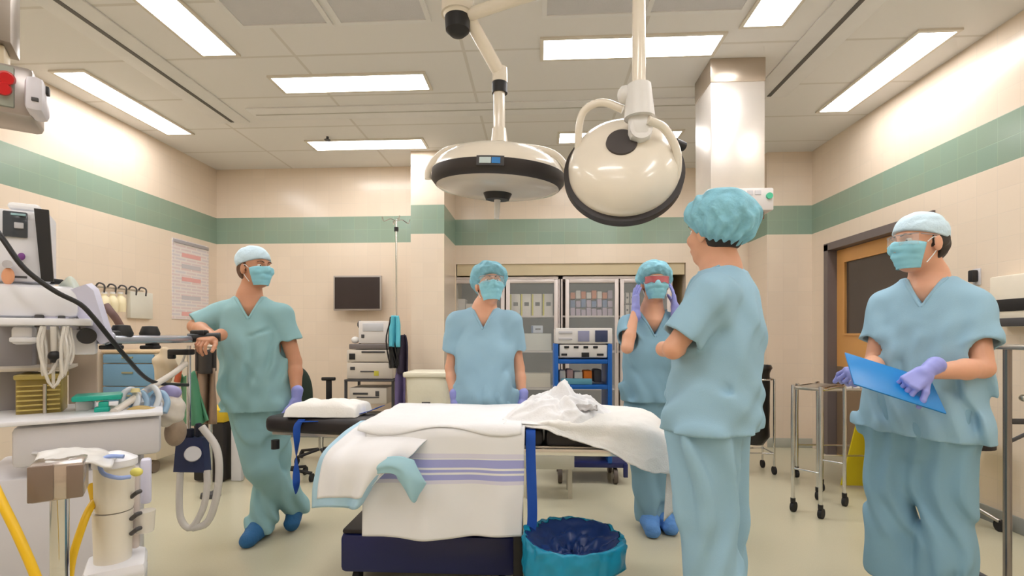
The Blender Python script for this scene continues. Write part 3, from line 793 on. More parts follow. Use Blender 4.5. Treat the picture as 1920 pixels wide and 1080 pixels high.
# 1: man at the left, leaning, ankles crossed
D = 3.08
at = FL(525, 1005)
p1 = person('man in teal scrubs leaning at the left with crossed ankles and a pale cap', at,
    head=W(479, 505, D), hf=Vector((.92, -.38, .02)), neck=W(468, 556, D + .01), shL=W(527, 592, D + .02), shR=W(417, 588, D - .02),
    elL=W(553, 678, D + .03), elR=W(366, 612, D - .10), wrL=W(556, 745, D - .05), wrR=W(402, 632, D - .33),
    chest=W(472, 612, D), pelvis=W(487, 745, D), bf=Vector((.45, -.9, 0)), hemz=.765,
    legs=((W(516, 762, D), W(512, 878, D + .06), W(489, 985, D - .02)), (W(462, 762, D), W(490, 880, D - .09), W(556, 950, D + .16))),
    skin=SKIN2, scrub=SCR1, capkind='puffcap', hair=HAIRB, sleeve=(.55, .95), seed=3, footf=((Vector((.05, -1, 0)), 0), (Vector((.1, -.55, 0)), 1)), wide=.98, pant=.95, hs=1.0,
    creases=((W(420, 620, D - .13), W(450, 700, D - .14)), (W(520, 640, D - .13), W(470, 700, D - .15)), (W(440, 660, D - .14), W(500, 745, D - .16), .016)))
hand('glove', p1, W(556, 748, D - .05), (-.02, -.15, -1), (.9, -.3, 0), -1, .35)
hand('hand', p1, W(402, 632, D - .33), (-.1, -1, -.25), (.1, .1, 1), 1, .8, m=SKIN2)
# 2: woman behind the table
D = 3.06
p2 = person('woman in blue scrubs and bouffant cap standing behind the middle of the operating table', W(915, 700, D),
    head=W(918, 536, D), hf=Vector((.30, -.93, .16)), neck=W(908, 578, D + .02), shL=W(957, 606, D), shR=W(860, 606, D),
    elL=W(973, 690, D + .02), elR=W(845, 690, D + .02), wrL=W(980, 752, D - .05), wrR=W(853, 752, D - .06),
    chest=W(908, 632, D), pelvis=W(911, 742, D), bf=Vector((.06, -1, 0)), hemz=.765,
    legs=((W(935, 770, D), W(938, 890, D), W(940, 985, D)), (W(885, 770, D), W(884, 890, D), W(882, 985, D))),
    skin=SKIN, scrub=SCR2, capkind='bouffant', hair=HAIR, sleeve=(.62, .62), seed=5, footf=((Vector((.1, -1, 0)), 0), (Vector((-.1, -1, 0)), 0)), male=False, gl='clear', wide=.92, hs=1.0, vdepth=.12)
hand('glove', p2, W(853, 752, D - .06), (.05, -.25, -1), (-1, -.2, 0), 1, .4, .95)
hand('glove', p2, W(980, 752, D - .05), (-.05, -.25, -1), (1, -.2, 0), -1, .4, .95)
# 3: woman with both hands at her head
D = 3.22
p3 = person('person in blue scrubs holding both violet gloved hands against the sides of the head', W(1222, 700, D),
    head=W(1228, 533, D), hf=Vector((-.05, -1, .06)), neck=W(1222, 582, D + .02), shL=W(1264, 609, D), shR=W(1180, 611, D),
    elL=W(1286, 668, D - .19), elR=W(1176, 652, D - .16), wrL=W(1266, 578, D - .07), wrR=W(1192, 580, D - .07),
    chest=W(1220, 634, D), pelvis=W(1219, 735, D), bf=Vector((-.05, -1, 0)), hemz=.80,
    legs=((W(1240, 765, D), W(1240, 870, D), W(1242, 962, D + .02)), (W(1198, 765, D), W(1206, 870, D), W(1216, 965, D - .02))),
    skin=SKIN, scrub=SCR3, capkind='bouffant', hair=HAIRB, sleeve=(.7, .55), seed=8, footf=((Vector((.1, -1, 0)), 0), (Vector((-.05, -1, 0)), 0)), male=False, gl='pink', wide=.86, boot=BOOTL, pant=.88, hs=1.0, vdepth=.16)
hand('glove', p3, W(1266, 578, D - .07), (-.06, .22, 1), (1, -.35, 0), -1, .14, .95, fan=.16)
hand('glove', p3, W(1192, 580, D - .07), (.06, .22, 1), (-1, -.35, 0), 1, .14, .95, fan=.16)
# 4: seen from behind, arms folded
D = 1.88
p4 = person('person in pale blue scrubs seen from behind with folded arms and a bouffant cap', W(1340, 900, D),
    head=W(1340, 440, D), hf=Vector((-.50, .86, .05)), neck=W(1352, 506, D), shL=W(1334, 556, D - .15), shR=W(1372, 552, D + .18),
    elL=W(1262, 654, D - .16), elR=W(1300, 655, D + .24), wrL=W(1282, 642, D + .08), wrR=W(1258, 655, D + .02),
    chest=W(1352, 575, D), pelvis=W(1338, 755, D), bf=Vector((-.90, .42, 0)), hemz=.875,
    legs=((W(1318, 800, D - .08), W(1322, 960, D - .08), W(1342, 1170, D - .10)), (W(1352, 800, D + .10), W(1348, 960, D + .10), W(1346, 1150, D + .12))),
    skin=SKIN, scrub=SCR2, capkind='bouffant big', hair=HAIR, sleeve=(.78, .70), seed=11, footf=((Vector((-.9, .3, 0)), 0), (Vector((-.9, .5, 0)), 0)), gl='none', male=False, wide=.98, deep=1.12, pant=1.05,
    creases=((W(1308, 648, D - .22), W(1340, 720, D - .22), .018, .016), (W(1350, 715, D - .2), W(1412, 800, D - .10), .018, .014)))
hand('hand', p4, W(1282, 642, D + .08), (.3, .9, .1), (-.9, .2, .1), 1, .5, .9, m=SKIN)
hand('hand', p4, W(1258, 655, D + .02), (.35, -.9, 0), (-.9, -.3, .2), -1, .6, .9, m=SKIN)
# 5: man with the tablet
D = 2.22
p5 = person('man in blue scrubs at the right holding a blue clipboard in violet gloves', W(1725, 900, D),
    head=W(1722, 459, D), hf=Vector((-.98, -.16, -.02)), neck=W(1742, 519, D + .03), shL=W(1822, 576, D - .10), shR=W(1664, 574, D + .12),
    elL=W(1842, 690, D - .19), elR=W(1640, 680, D + .10), wrL=W(1736, 698, D - .27), wrR=W(1630, 700, D - .13),
    chest=W(1744, 590, D), pelvis=W(1728, 755, D), bf=Vector((-.74, -.67, 0)), hemz=.79, hemt=-.06,
    legs=((W(1770, 805, D - .08), W(1776, 920, D - .08), W(1774, 1085, D - .08)), (W(1680, 805, D + .08), W(1670, 920, D + .08), W(1668, 1065, D + .08))),
    skin=SKIN, scrub=SCR2, trscrub=SCR3, capkind='cap', hair=HAIR, sleeve=(.62, .62), seed=14, footf=((Vector((-.1, -1, 0)), 0), (Vector((-.35, -1, 0)), 0)), wide=1.08, gl='clear', hs=1.04, pant=1.08,
    creases=((W(1800, 620, D - .14), W(1790, 770, D - .16), .02, .016), (W(1670, 640, D - .13), W(1690, 760, D - .16), .018, .012), (W(1830, 700, D - .05), W(1770, 790, D - .15), .02, .014)))
hand('glove', p5, W(1736, 698, D - .27), (-.80, -.15, -.50), (-.2, -.75, .62), 1, 1.05)
hand('glove', p5, W(1630, 700, D - .13), (-.95, -.10, -.05), (-.10, -.6, .8), -1, 1.25, thumb_in=1.3)
# ------------------------------------------------------------------ surgical lamps and booms
GASK = mat('dark_rubber_rim', (48, 42, 42), .5); LAMPW = mat('lamp_enamel', (240, 231, 216), .25, coat=.4)
LAMPG = mat('lamp_front_glass', (206, 196, 184), .15)
BLUEL = mat('blue_display', (52, 132, 206), .3); GLABEL = mat('pale_display', (206, 222, 226), .3)
# lamp 1: level head
t = thing('surgical_lamp', 'level round surgical lamp with a blue display on its dark rim, left of the two', 'surgical lamp', W(933, 320, 2.6))
c = W(934, 336, 2.6); R0 = .328
M = Matrix.Translation(c) @ euler(math.radians(4), math.radians(2.5), 0)
MB().lathe([(R0 + .004, -.012), (R0 + .006, .03), (R0 - .02, .075), (R0 - .08, .118), (R0 - .17, .140), (.08, .150), (0, .151)], M, 64).build('housing', LAMPW, t)
MB().lathe([(0, -.075), (.10, -.073), (R0 - .08, -.066), (R0 - .020, -.052), (R0 - .012, -.044)], M, 64).build('front_glass', LAMPG, t)
rim = MB().lathe([(R0 - .025, -.050), (R0 - .010, -.045), (R0 + .010, -.02), (R0 + .010, .022), (R0 - .01, .028)], M, 64).build('rim', GASK, t)
# display on the rim facing the room
for (a0, a1, m_, nm) in ((-.16, -.01, GLABEL, 'display'), (.0, .11, BLUEL, 'display')):
    q = MB()
    def dsp(u, v, a0=a0, a1=a1):
        a = -PI / 2 + a0 + (a1 - a0) * u; r_ = R0 + .016; return M @ Vector((r_ * math.cos(a), r_ * math.sin(a), -.010 + .026 * v))
    q.sheet(dsp, 8, 2, -.008); q.build(nm, m_, rim)
q = MB()
def dsp2(u, v):
    a = -PI / 2 - .20 + .36 * u; return M @ Vector(((R0 + .013) * math.cos(a), (R0 + .013) * math.sin(a), -.018 + .042 * v))
q.sheet(dsp2, 12, 2, -.008).build('display_frame', DGREY, rim)
MB().cyl(M @ Vector((0, 0, -.07)), M @ Vector((0, 0, -.105)), .075, .06, 32).build('handle_socket', BLACK, t)
MB().cyl(M @ Vector((0, 0, -.10)), M @ Vector((0, 0, -.20)), .017, .013, 20).build('sterile_handle', WHITE, t)
# yoke following the housing
for sg in (-1, 1):
    pass
yk = [M @ Vector((-(R0 + .035), 0, -.01)), M @ Vector((-(R0 + .03), 0, .05)), M @ Vector((-(R0 - .05), 0, .135)), M @ Vector((-.12, 0, .165)), M @ Vector((.12, 0, .165)), M @ Vector(((R0 - .05), 0, .135)), M @ Vector(((R0 + .03), 0, .05)), M @ Vector(((R0 + .035), 0, -.01))]
MB().tube(yk, .017, 10, smooth=5).build('yoke', LAMPW, t)
top = W(936, 262, 2.62)
MB().cyl(top - Vector((0, 0, .02)), top + Vector((0, 0, .055)), .045, .036).cyl(top, W(936, 172, 2.62), .030).build('drop_tube', LAMPW, t)
e0 = W(937, 165, 2.62)
MB().cyl(e0 - Vector((0, 0, .028)), e0 + Vector((0, 0, .028)), .040).build('collar', BLACK, t)
h1 = W(858, 28, 2.48)
MB().cyl(e0 + Vector((0, 0, .025)), W(938, 128, 2.62), .042, .036).tube([W(938, 140, 2.62), W(882, 38, 2.50)], lambda k: .033, 16, smooth=0).build('spring_arm', LAMPW, t)
# hub with the two arms (its own pendant on the ceiling)
t = thing('lamp_hub', 'white ceiling hub with a black domed end cap carrying the left surgical lamp', 'ceiling mount', (h1.x, h1.y, ZC))
MB().cyl(h1 + Vector((0, 0, -.0)), Vector((h1.x, h1.y, ZC)), .080, .080, 32).build('column', LAMPW, t)
hb = W(858, 50, 2.48)
MB().lathe([(0, -.045), (.035, -.042), (.058, -.02), (.062, .03), (.062, .05)], Matrix.Translation(hb), 32).build('end_cap', BLACK, t)
MB().cyl(hb + Vector((0, 0, .03)), h1 + Vector((0, 0, .01)), .055, .075, 32).build('joint', LAMPW, t)
MB().tube([W(872, 30, 2.48), W(1005, -14, 2.33), W(1198, -70, 2.07)], .030, 16, smooth=4).build('cross_arm', LAMPW, t)
# lamp 2: tilted head seen from its back
t = thing('surgical_lamp', 'tilted round surgical lamp turned away showing a black disc on its back', 'surgical lamp', W(1170, 310, 2.15))
c = W(1170, 308, 2.16)
axis = (Vector((-.10, -.93, .36))).normalized()   # the back of the head looks at us and up
z = axis; x = Vector((0, 0, 1)).cross(z).normalized() ; y = z.cross(x)
M = Matrix(((x.x, y.x, z.x, c.x), (x.y, y.y, z.y, c.y), (x.z, y.z, z.z, c.z), (0, 0, 0, 1)))
R1 = .232
MB().lathe([(R1 + .004, -.04), (R1 + .004, -.01), (R1 - .015, .035), (R1 - .06, .072), (R1 - .12, .090), (.07, .097), (0, .098)], M, 64).build('housing', LAMPW, t)
MB().lathe([(0, -.120), (R1 - .05, -.115), (R1 + .01, -.100), (R1 + .026, -.080), (R1 + .026, -.042), (R1 - .01, -.036)], M, 64).build('rim', GASK, t)
MB().cyl(M @ Vector((0, 0, -.09)), M @ Vector((0, 0, -.20)), .018, .015).build('sterile_handle', WHITE, t)
b_ = M @ Vector((-.02, .065, .0))
MB().cyl(M @ Vector((-.014, .030, .080)), M @ Vector((-.014, .030, .106)), .068, .062, 40).build('back_disc', mat('charcoal_disc', (74, 68, 68), .5), t)
piv = M @ Vector((.06, .16, .12))
pv = W(1200, 235, 2.06)
MB().box(pv, (.095, .07, .13), bev=.03).cyl(W(1198, 160, 2.06), W(1199, 222, 2.06), .048, .062, 28).cyl(pv - Vector((0, .03, .02)), pv + Vector((0, .08, -.03)), .045, .045).build('pivot_housing', WHITE, t)
MB().sph(W(1173, 178, 2.08), .034, (1, 1, 1.1)).cyl(W(1173, 178, 2.08), W(1195, 175, 2.06), .03).build('side_joint', WHITE, t)
MB().tube([W(1168, 205, 2.10), W(1130, 192, 2.12), W(1098, 205, 2.14), W(1086, 235, 2.16), W(1084, 290, 2.20)], .016, 12).build('left_yoke', LAMPW, t)
MB().tube([W(1215, 225, 2.02), W(1245, 240, 2.04), W(1268, 280, 2.07), W(1270, 320, 2.10), W(1262, 345, 2.12)], .017, 12).build('right_yoke', LAMPW, t)
MB().cyl(W(1265, 268, 2.2), W(1282, 275, 2.22), .022, .02).build('knob', BLACK, t)
t = thing('drop_tube', 'straight white vertical tube carrying the tilted surgical lamp', 'ceiling mount', (W(1198, 100, 2.06).x, W(1198, 100, 2.06).y, ZC))
q = W(1198, 100, 2.06); q1 = W(1198, 168, 2.06)
MB().cyl(Vector((q.x, q.y, q1.z)), Vector((q.x, q.y, ZC)), .027, .027, 24).cyl(Vector((q.x, q.y, q1.z - .02)), Vector((q.x, q.y, q1.z + .03)), .034, .028, 24).build('tube', LAMPW, t)
MB().cyl(Vector((q.x, q.y, ZC - .03)), Vector((q.x, q.y, ZC)), .12, .12, 32).build('ceiling_plate', LAMPW, t)

# steel column with service head
bx0, bxd = W(1333, 300, 3.62), W(1432, 300, 3.62)
x0, x1, y0 = bx0.x, bxd.x, bx0.y
zb = 2.255
t = thing('service_column', 'square stainless steel service column hanging from the ceiling above the person seen from behind', 'service column', ((x0 + x1) / 2, y0 + .17, ZC))
MB().bx(x0, x1, y0, y0 + .36, zb, ZC - .16, .006).build('shroud', mat('column_steel', (238, 232, 226), .3, .6, bump=.03, bscale=3), t)  # whitish base colour paints in bright reflections on the steel
MB().bx(x0 - .004, x1 + .004, y0 - .004, y0 + .364, ZC - .17, ZC, .004).build('collar', mat('collar_steel', (196, 182, 166), .3, .9), t)
hd = MB().bx(x0 - .03, x1 + .05, y0 - .03, y0 + .40, zb - .16, zb, .012).build('outlet_head', mat('head_white', (222, 216, 214), .35), t)
for k in range(6):
    MB().bx(x0 + .02 + k * .055, x0 + .06 + k * .055, y0 - .036, y0 - .028, zb - .05, zb - .02).build('socket', LGREY, hd)
gx = x1 + .015
MB().cyl((gx, y0 - .045, zb - .06), (gx, y0 - .028, zb - .06), .022).build('gas_outlet', mat('green_outlet', (72, 186, 146), .4), hd, label='green gas outlet')
for k in range(3): MB().cyl((x0 + .06 + k * .1, y0 - .045, zb - .11), (x0 + .06 + k * .1, y0 - .028, zb - .11), .024).build('gas_outlet', STEEL, hd)
MB().cyl((x1 - .01, y0 + .02, zb - .16), (x1 - .01, y0 + .02, zb - .21), .012).cyl((x0 - .05, y0 + .1, zb - .04), (x0 - .05, y0 + .1, zb - .14), .018).build('hook', mat('brown_cable', (120, 84, 60), .5), t)
# ------------------------------------------------------------------ operating table and what lies on it
LINEN = mat('white_linen', (238, 238, 240), .85, vary=.02, bump=.15, bscale=90)
LINENB = mat('white_blanket', (240, 238, 234), .9, vary=.03, bump=.3, bscale=160)
PADBLUE = mat('pad_backing_blue', (178, 214, 236), .6, vary=.04)
PADW = mat('pad_face_white', (244, 244, 248), .85, vary=.02)
VINYL = mat('black_vinyl', (34, 28, 30), .5); STRAP = mat('blue_strap', (18, 78, 176), .7, vary=.1, scale=40)
NAVYD = mat('navy_base_cover', (28, 36, 92), .35)
ZT = .812
tx0, tx1 = -1.02, .62
yf, yb = W(830, 805, 2.22).y, W(850, 765, 2.84).y
t = thing('operating_table', 'operating table with a black mattress on a navy blue floor base', 'operating table', ((tx0 + .2) / 2, 2.5, 0))
ym = (yf + yb) / 2
# mattress sections
for a, b in ((-.78, .02), (.03, .50)):
    MB().bx(a, b, yf + .03, yb - .03, ZT - .085, ZT - .012, .02).build('mattress', VINYL, t)
MB().bx(-.80, .50, yf + .05, yb - .05, ZT - .125, ZT - .086, .008).build('frame', STEEL, t)
for yy in (yf + .012, yb - .012): MB().bx(-.76, .48, yy - .006, yy + .006, ZT - .12, ZT - .09, .002).build('side_rail', CHROME, t)
bx0_, bx1_ = W(632, 1030, 2.40).x, W(968, 1030, 2.40).x
yb0 = W(800, 1040, 2.40).y
base = MB()
base.bx(bx0_, bx1_, yb0, yb0 + .44, .075, .265, .03).build('base', NAVYD, t)
MB().bx(bx0_ + .01, bx1_ - .01, yb0 + .01, yb0 + .43, .262, .285, .02).build('base_top', VINYL, t)
MB().bx(-.42, -.14, yb0 + .08, yb0 + .38, .27, .5, .02).bx(-.38, -.18, yb0 + .11, yb0 + .35, .48, ZT - .12, .01).build('pedestal', STEEL, t)
for a in (bx0_ + .07, bx1_ - .07):
    for b in (yb0 + .06, yb0 + .38): MB().cyl((a - .015, b, .038), (a + .015, b, .038), .038).build('caster', RUBBER, t)
MB().bx(W(972, 1000, 2.27).x - .022, W(972, 1000, 2.27).x + .022, yf + .035, yf + .06, .08, ZT - .12, .006).build('stirrup_post', BLACK, t)
# armboard to the left
ab = thing('armboard', 'black padded armboard at the left end of the operating table', 'armboard', W(620, 790, 2.66))
a0, a1 = W(532, 805, 2.72), W(712, 805, 2.60)
ang = math.atan2(a1.y - a0.y, a1.x - a0.x)
cc = (a0 + a1) / 2; cc.z = ZT - .055
MB().box(cc, ((a1 - a0).length + .06, .24, .085), euler(0, 0, ang), bev=.03, seg=3).build('pad', VINYL, ab)
MB().box(cc - Vector((0, .0, .052)), ((a1 - a0).length + .02, .16, .016), euler(0, 0, ang), bev=.003).build('board', STEEL, ab)
MB().cyl(cc + Vector((-.25, -.09, -.075)), cc + Vector((-.25, -.09, -.12)), .02, .02).build('knob', BLACK, ab)
# folded white towel on the armboard
def nz(x, y, z=0): return noise.noise(Vector((x, y, z)))
tw = thing('folded_blanket', 'folded white blanket lying on the armboard by the leaning man', 'blanket', W(617, 760, 2.62))
ca = W(618, 772, 2.68); zt0 = ZT - .012
def blk(u, v):
    a = (u - .5) * 2; b = (v - .5) * 2
    ed = max(0, 1 - abs(a) ** 6) ** .3 * max(0, 1 - abs(b) ** 6) ** .3
    z = zt0 + ed * (.068 + .018 * nz(a * 2.2, b * 2.2, 3)) + .002
    return Vector((ca.x + a * .185 * (1 + .05 * nz(b * 3, 1)), ca.y + b * .13 * (1 + .06 * nz(a * 3, 5)) + a * .0, z))
MB().grid(blk, 44, 30).build('blanket', LINENB, tw, sharp=0)
st = thing('safety_strap', 'royal blue strap under the folded blanket, hanging down at the armboard end', 'strap', W(556, 790, 2.6))
def flat_strap(pts, w_, name, parent, side=Vector((1, 0, 0)), m=STRAP, twist=None):
    P = catmull([Vector(p) for p in pts], 8); n = len(P)
    def fn(u, v):
        i = min(n - 1, int(round(u * (n - 1)))); s_ = side
        if twist: s_ = (Matrix.Rotation(twist(i / (n - 1)), 3, 'Z') @ side)
        return P[i] + s_ * (v - .5) * w_
    return MB().sheet(fn, n - 1, 3, .003).build(name, m, parent, sharp=30)
zz = zt0 + .004
flat_strap([W(716, 762, 2.72), W(690, 772, 2.66), W(630, 786, 2.60), W(566, 790, 2.56)], .075, 'webbing', st, side=Vector((.15, 1, 0)))
flat_strap([W(566, 786, 2.56), W(557, 800, 2.545), W(557, 830, 2.54), W(556, 880, 2.54), W(555, 925, 2.54)], .034, 'hanging_end', st, twist=lambda k: k * k * 5)
# main sheet draped over the middle and down the front: profile across the table
def drape_profile(s, over, ytop0, zr, yfr, droop):
    pass
def cloth(name, label, cat, x0, x1, yback, yfront, ztop, hang, m, folds_=1.0, sd=0, nu=90, nv=80, skew=0.0, edge=None, th=.003, lean=.02, parent=None, bottom=None, group=None):
    L1 = yback - yfront; Lt = L1 + hang
    def fn(u, v):
        s = v * Lt; x = x0 + (x1 - x0) * u
        hg = hang if bottom is None else bottom(u)
        s = v * (L1 + hg)
        if s < L1 - .02: y = yback - s; z = ztop + .006 * nz(x * 5, y * 5, sd) + .004 * nz(x * 13, y * 13, sd)
        elif s < L1 + .05:
            k = (s - L1 + .02) / .07 * PI / 2; y = yfront + .02 - .045 * math.sin(k); z = ztop - .045 * (1 - math.cos(k))
        else:
            q = s - L1 - .05; y = yfront - .025 - lean * min(1, q / .4); z = ztop - .045 - q
            fl = folds_ * min(1, q / .25)
            y += fl * (.016 * math.sin(x * 21 + 2 * nz(x * 4, q * 2, sd) + sd) + .012 * nz(x * 9, q * 1.5, sd + 4)); x += fl * skew * q + .01 * nz(q * 4, u * 3, sd)
        return Vector((x, y, z))
    mb = MB().sheet(fn, nu, nv, th)
    o = mb.build(name, m, parent, sharp=0)
    if label: tag(o, label, cat, group)
    return o
def stripe_mat():
    m = bpy.data.materials.new('striped_towel'); m.use_nodes = True; nt = m.node_tree; b = nt.nodes['Principled BSDF']; L = nt.links.new
    g = nt.nodes.new('ShaderNodeTexCoord'); sp = nt.nodes.new('ShaderNodeSeparateXYZ'); L(g.outputs['Object'], sp.inputs[0])
    cr = nt.nodes.new('ShaderNodeValToRGB'); mr = nt.nodes.new('ShaderNodeMapRange'); mr.inputs['From Min'].default_value = .3; mr.inputs['From Max'].default_value = .9
    L(sp.outputs[2], mr.inputs['Value']); L(mr.outputs[0], cr.inputs['Fac'])
    wh, lv, pl = s2l((238, 238, 240)), s2l((168, 172, 226)), s2l((222, 220, 236))
    f = lambda z: (z - .3) / .6
    e = cr.color_ramp; e.interpolation = 'CONSTANT'
    seq = [(0, wh), (f(.573), pl), (f(.590), lv), (f(.612), wh), (f(.622), lv), (f(.634), wh), (f(.643), lv), (f(.678), wh), (f(.684), pl), (f(.704), wh)]
    e.elements[0].position = 0; e.elements[0].color = (*wh, 1); e.elements[1].position = seq[1][0]; e.elements[1].color = (*seq[1][1], 1)
    for p_, c_ in seq[2:]:
        n = e.elements.new(p_); n.color = (*c_, 1)
    L(cr.outputs['Color'], b.inputs['Base Color']); b.inputs['Roughness'].default_value = .9
    return m
xm0, xm1 = W(683, 900, 2.19).x, W(984, 900, 2.19).x
cloth('striped_towel', 'white towel with lavender stripes hanging over the front of the operating table', 'towel', xm0 - .0, xm1, yb - .25, yf - .004, ZT + .006, .49, stripe_mat(), .8, 2, skew=-.03, bottom=lambda u: .475 + .015 * math.sin(u * 5) + .01 * u, lean=.0)
cloth('bed_sheet', 'white sheet spread over the middle of the operating table with a thin blue edge', 'sheet', -.79, W(992, 765, 2.84).x - .02, yb + .02, yf - .008, ZT + .014, .045, LINEN, .2, 5, nu=70, nv=50, bottom=lambda u: .03 + .02 * math.sin(u * 9))
# absorbent pad, hanging at the left front corner: white face, pale blue back and rim
pl = thing('absorbent_pad', 'crumpled white absorbent pad with pale blue border hanging off the front left of the table', 'absorbent pad', W(670, 850, 2.2))
def padfn(off):
    # corners in picture terms: top-left (672,812) .. hangs left to (585,950); top right (790,850)
    K = [  # rows down the hang, columns left -> right : (px,py,depth)
        [(676, 790, 2.36), (730, 786, 2.40), (790, 788, 2.38), (850, 795, 2.34)],
        [(640, 815, 2.24), (700, 812, 2.24), (750, 815, 2.22), (800, 826, 2.19)],
        [(606, 850, 2.18), (655, 846, 2.16), (712, 850, 2.13), (770, 856, 2.14)],
        [(590, 898, 2.17), (640, 892, 2.13), (690, 890, 2.11), (726, 884, 2.13)],
        [(585, 952, 2.18), (632, 950, 2.15), (668, 954, 2.13), (688, 925, 2.15)]]
    return [[W(*k) for k in row] for row in K]
KP = padfn(0)
def bez(K, u, v):
    nr, nc = len(K), len(K[0])
    def cr1(P, t):
        n = len(P) - 1; x = t * n; i = min(n - 1, int(x)); f_ = x - i
        p0 = P[i - 1] if i else P[0] * 2 - P[1]; p3 = P[i + 2] if i + 2 <= n else P[n] * 2 - P[n - 1]; p1, p2 = P[i], P[i + 1]
        return .5 * ((2 * p1) + (p2 - p0) * f_ + (2 * p0 - 5 * p1 + 4 * p2 - p3) * f_ * f_ + (3 * p1 - p0 - 3 * p2 + p3) * f_ ** 3)
    return cr1([cr1(r_, u) for r_ in K], v)
def pf(u, v):
    p = bez(KP, u, v); n_ = .012 * nz(u * 5, v * 4, 7) + .010 * math.sin(u * 17 + 3 * v) * v
    return p + Vector((0, -1, .2)) * n_
MB().sheet(pf, 50, 50, .004).build('blue_backing', PADBLUE, pl, sharp=0)
def pf2(u, v):
    p = pf(.06 + .94 * u, .0 + .925 * v); return p + Vector((-.15, -1, .25)) * .005
MB().sheet(pf2, 44, 44, .002).build('white_face', PADW, pl, sharp=0)
# turned-over corner, showing blue
KC = [[W(692, 868, 2.12), W(722, 858, 2.115), W(752, 856, 2.11), W(776, 862, 2.12)], [W(694, 880, 2.115), W(722, 872, 2.10), W(756, 874, 2.095), W(784, 880, 2.11)],
      [W(700, 888, 2.12), W(736, 880, 2.105), W(766, 894, 2.09), W(796, 902, 2.11)], [W(736, 884, 2.12), W(752, 900, 2.11), W(772, 920, 2.10), W(798, 908, 2.115)], [W(748, 900, 2.13), W(762, 922, 2.12), W(776, 942, 2.115), W(784, 930, 2.12)]]
MB().sheet(lambda u, v: bez(KC, u, v) + Vector((0, -1, 0)) * .004 * math.sin(u * 9 + v * 3), 26, 30, .002).build('turned_corner', mat('pad_corner_blue', (168, 212, 228), .6, vary=.06), pl, sharp=0)
# right part: blanket over the leg section, crumpled, hanging diagonal
KB = [  # from back edge of the table (row 0) to the hanging front edge
    [(985, 758, 2.86), (1060, 752, 2.90), (1130, 762, 2.90), (1200, 772, 2.88), (1245, 800, 2.84)],
    [(972, 770, 2.62), (1050, 761, 2.62), (1130, 766, 2.62), (1205, 770, 2.58), (1256, 806, 2.52)],
    [(968, 784, 2.40), (1045, 778, 2.36), (1125, 778, 2.32), (1210, 788, 2.34), (1260, 820, 2.38)],
    [(968, 794, 2.26), (1045, 795, 2.21), (1125, 797, 2.195), (1205, 806, 2.185), (1262, 826, 2.24)],
    [(970, 798, 2.26), (1040, 806, 2.20), (1110, 822, 2.19), (1205, 845, 2.15), (1266, 862, 2.20)],
    [(975, 802, 2.22), (1050, 816, 2.17), (1130, 848, 2.15), (1210, 882, 2.13), (1272, 896, 2.18)]]
KBp = [[W(*k) for k in r_] for r_ in KB]
def bf_(u, v):
    p = bez(KBp, u, v); x, y = u * 1.3, v
    w_ = .010 * nz(x * 6, y * 6, 1) + .007 * (1 - 2 * abs(nz(x * 9, y * 9, 8))) + .010 * math.sin(14 * u + 7 * v) * v * v
    return p + Vector((0, -.35, .9)) * w_
o = MB().sheet(bf_, 90, 70, .005).build('blanket', LINENB, None, sharp=0)
tag(o, 'large white blanket spread over the right end of the operating table, hanging diagonally', 'blanket')
# crumpled sheet heaped on top
hc = W(1052, 772, 2.40); hc.z = ZT + .0
def heap(u, v):
    a, b = (u - .5) * 2, (v - .5) * 2; r_ = min(1, math.hypot(a, b))
    x = a * .26; y = b * .20
    h = max(0, (1 - r_ ** 2.2)) * (.075 + .035 * nz(a * 2.3, b * 2.3, 11))
    rg = 1 - 2 * abs(nz(a * 3.1 + b, b * 3.5 - a * .6, 2)); h += max(0, 1 - r_ ** 3) * (.042 * max(0, rg) ** 1.5 + .007 * (1 - 2 * abs(nz(a * 7, b * 7, 5))))
    h += .075 * math.exp(-((a - .07) / .14) ** 2 - ((b - .1) / .2) ** 2)
    return Vector((hc.x + x + .03 * nz(a * 2, b * 2, 6), hc.y + y + .03 * nz(a * 2, b * 2, 9), hc.z + .018 + h))
o = MB().sheet(heap, 90, 80, .004).build('crumpled_sheet', LINEN, None, sharp=0)
tag(o, 'crumpled white sheet heaped with a pointed top on the operating table', 'sheet')
# clear-backed packet tangled in the heap
o = MB().sheet(lambda u, v: hc + Vector((.10 + .11 * (u - .5) + .02 * nz(u * 3, v * 3, 3), -.11 + .10 * (v - .5), .090 - .05 * abs(v - .3) + .018 * nz(u * 5, v * 5, 1))), 22, 18, .003).build('plastic_bag', mat('grey_clear_plastic', (196, 192, 190), .25, vary=.15, scale=30, alpha=.8), None, sharp=0)
tag(o, 'small crumpled greyish clear plastic bag lying on the heaped white sheet', 'plastic bag')
# blue straps hanging from the front edge
sd = thing('leg_strap', 'long royal blue strap hanging straight down from the table front toward the bucket', 'strap', W(994, 900, 2.18))
flat_strap([W(995, 802, 2.24), W(995, 812, 2.19), W(995, 850, 2.185), W(997, 910, 2.18), W(998, 970, 2.18), W(994, 1010, 2.18)], .042, 'webbing', sd)
sd2 = thing('leg_strap', 'short dark blue strap end poking out below the right corner of the white blanket', 'strap', W(1265, 905, 2.2))
flat_strap([W(1262, 880, 2.22), W(1262, 900, 2.22), W(1260, 932, 2.22)], .03, 'webbing', sd2, m=NAVYD)
ck = thing('hanging_cloth', 'narrow white cloth corner hanging near the blue shoe cover behind the table', 'cloth', W(1262, 940, 2.2))
MB().sheet(lambda u, v: W(1250 + 26 * u - 6 * v, 886 + 92 * v * (1 - .30 * u) , 2.20), 10, 12, .003).build('cloth', LINENB, ck, sharp=0)

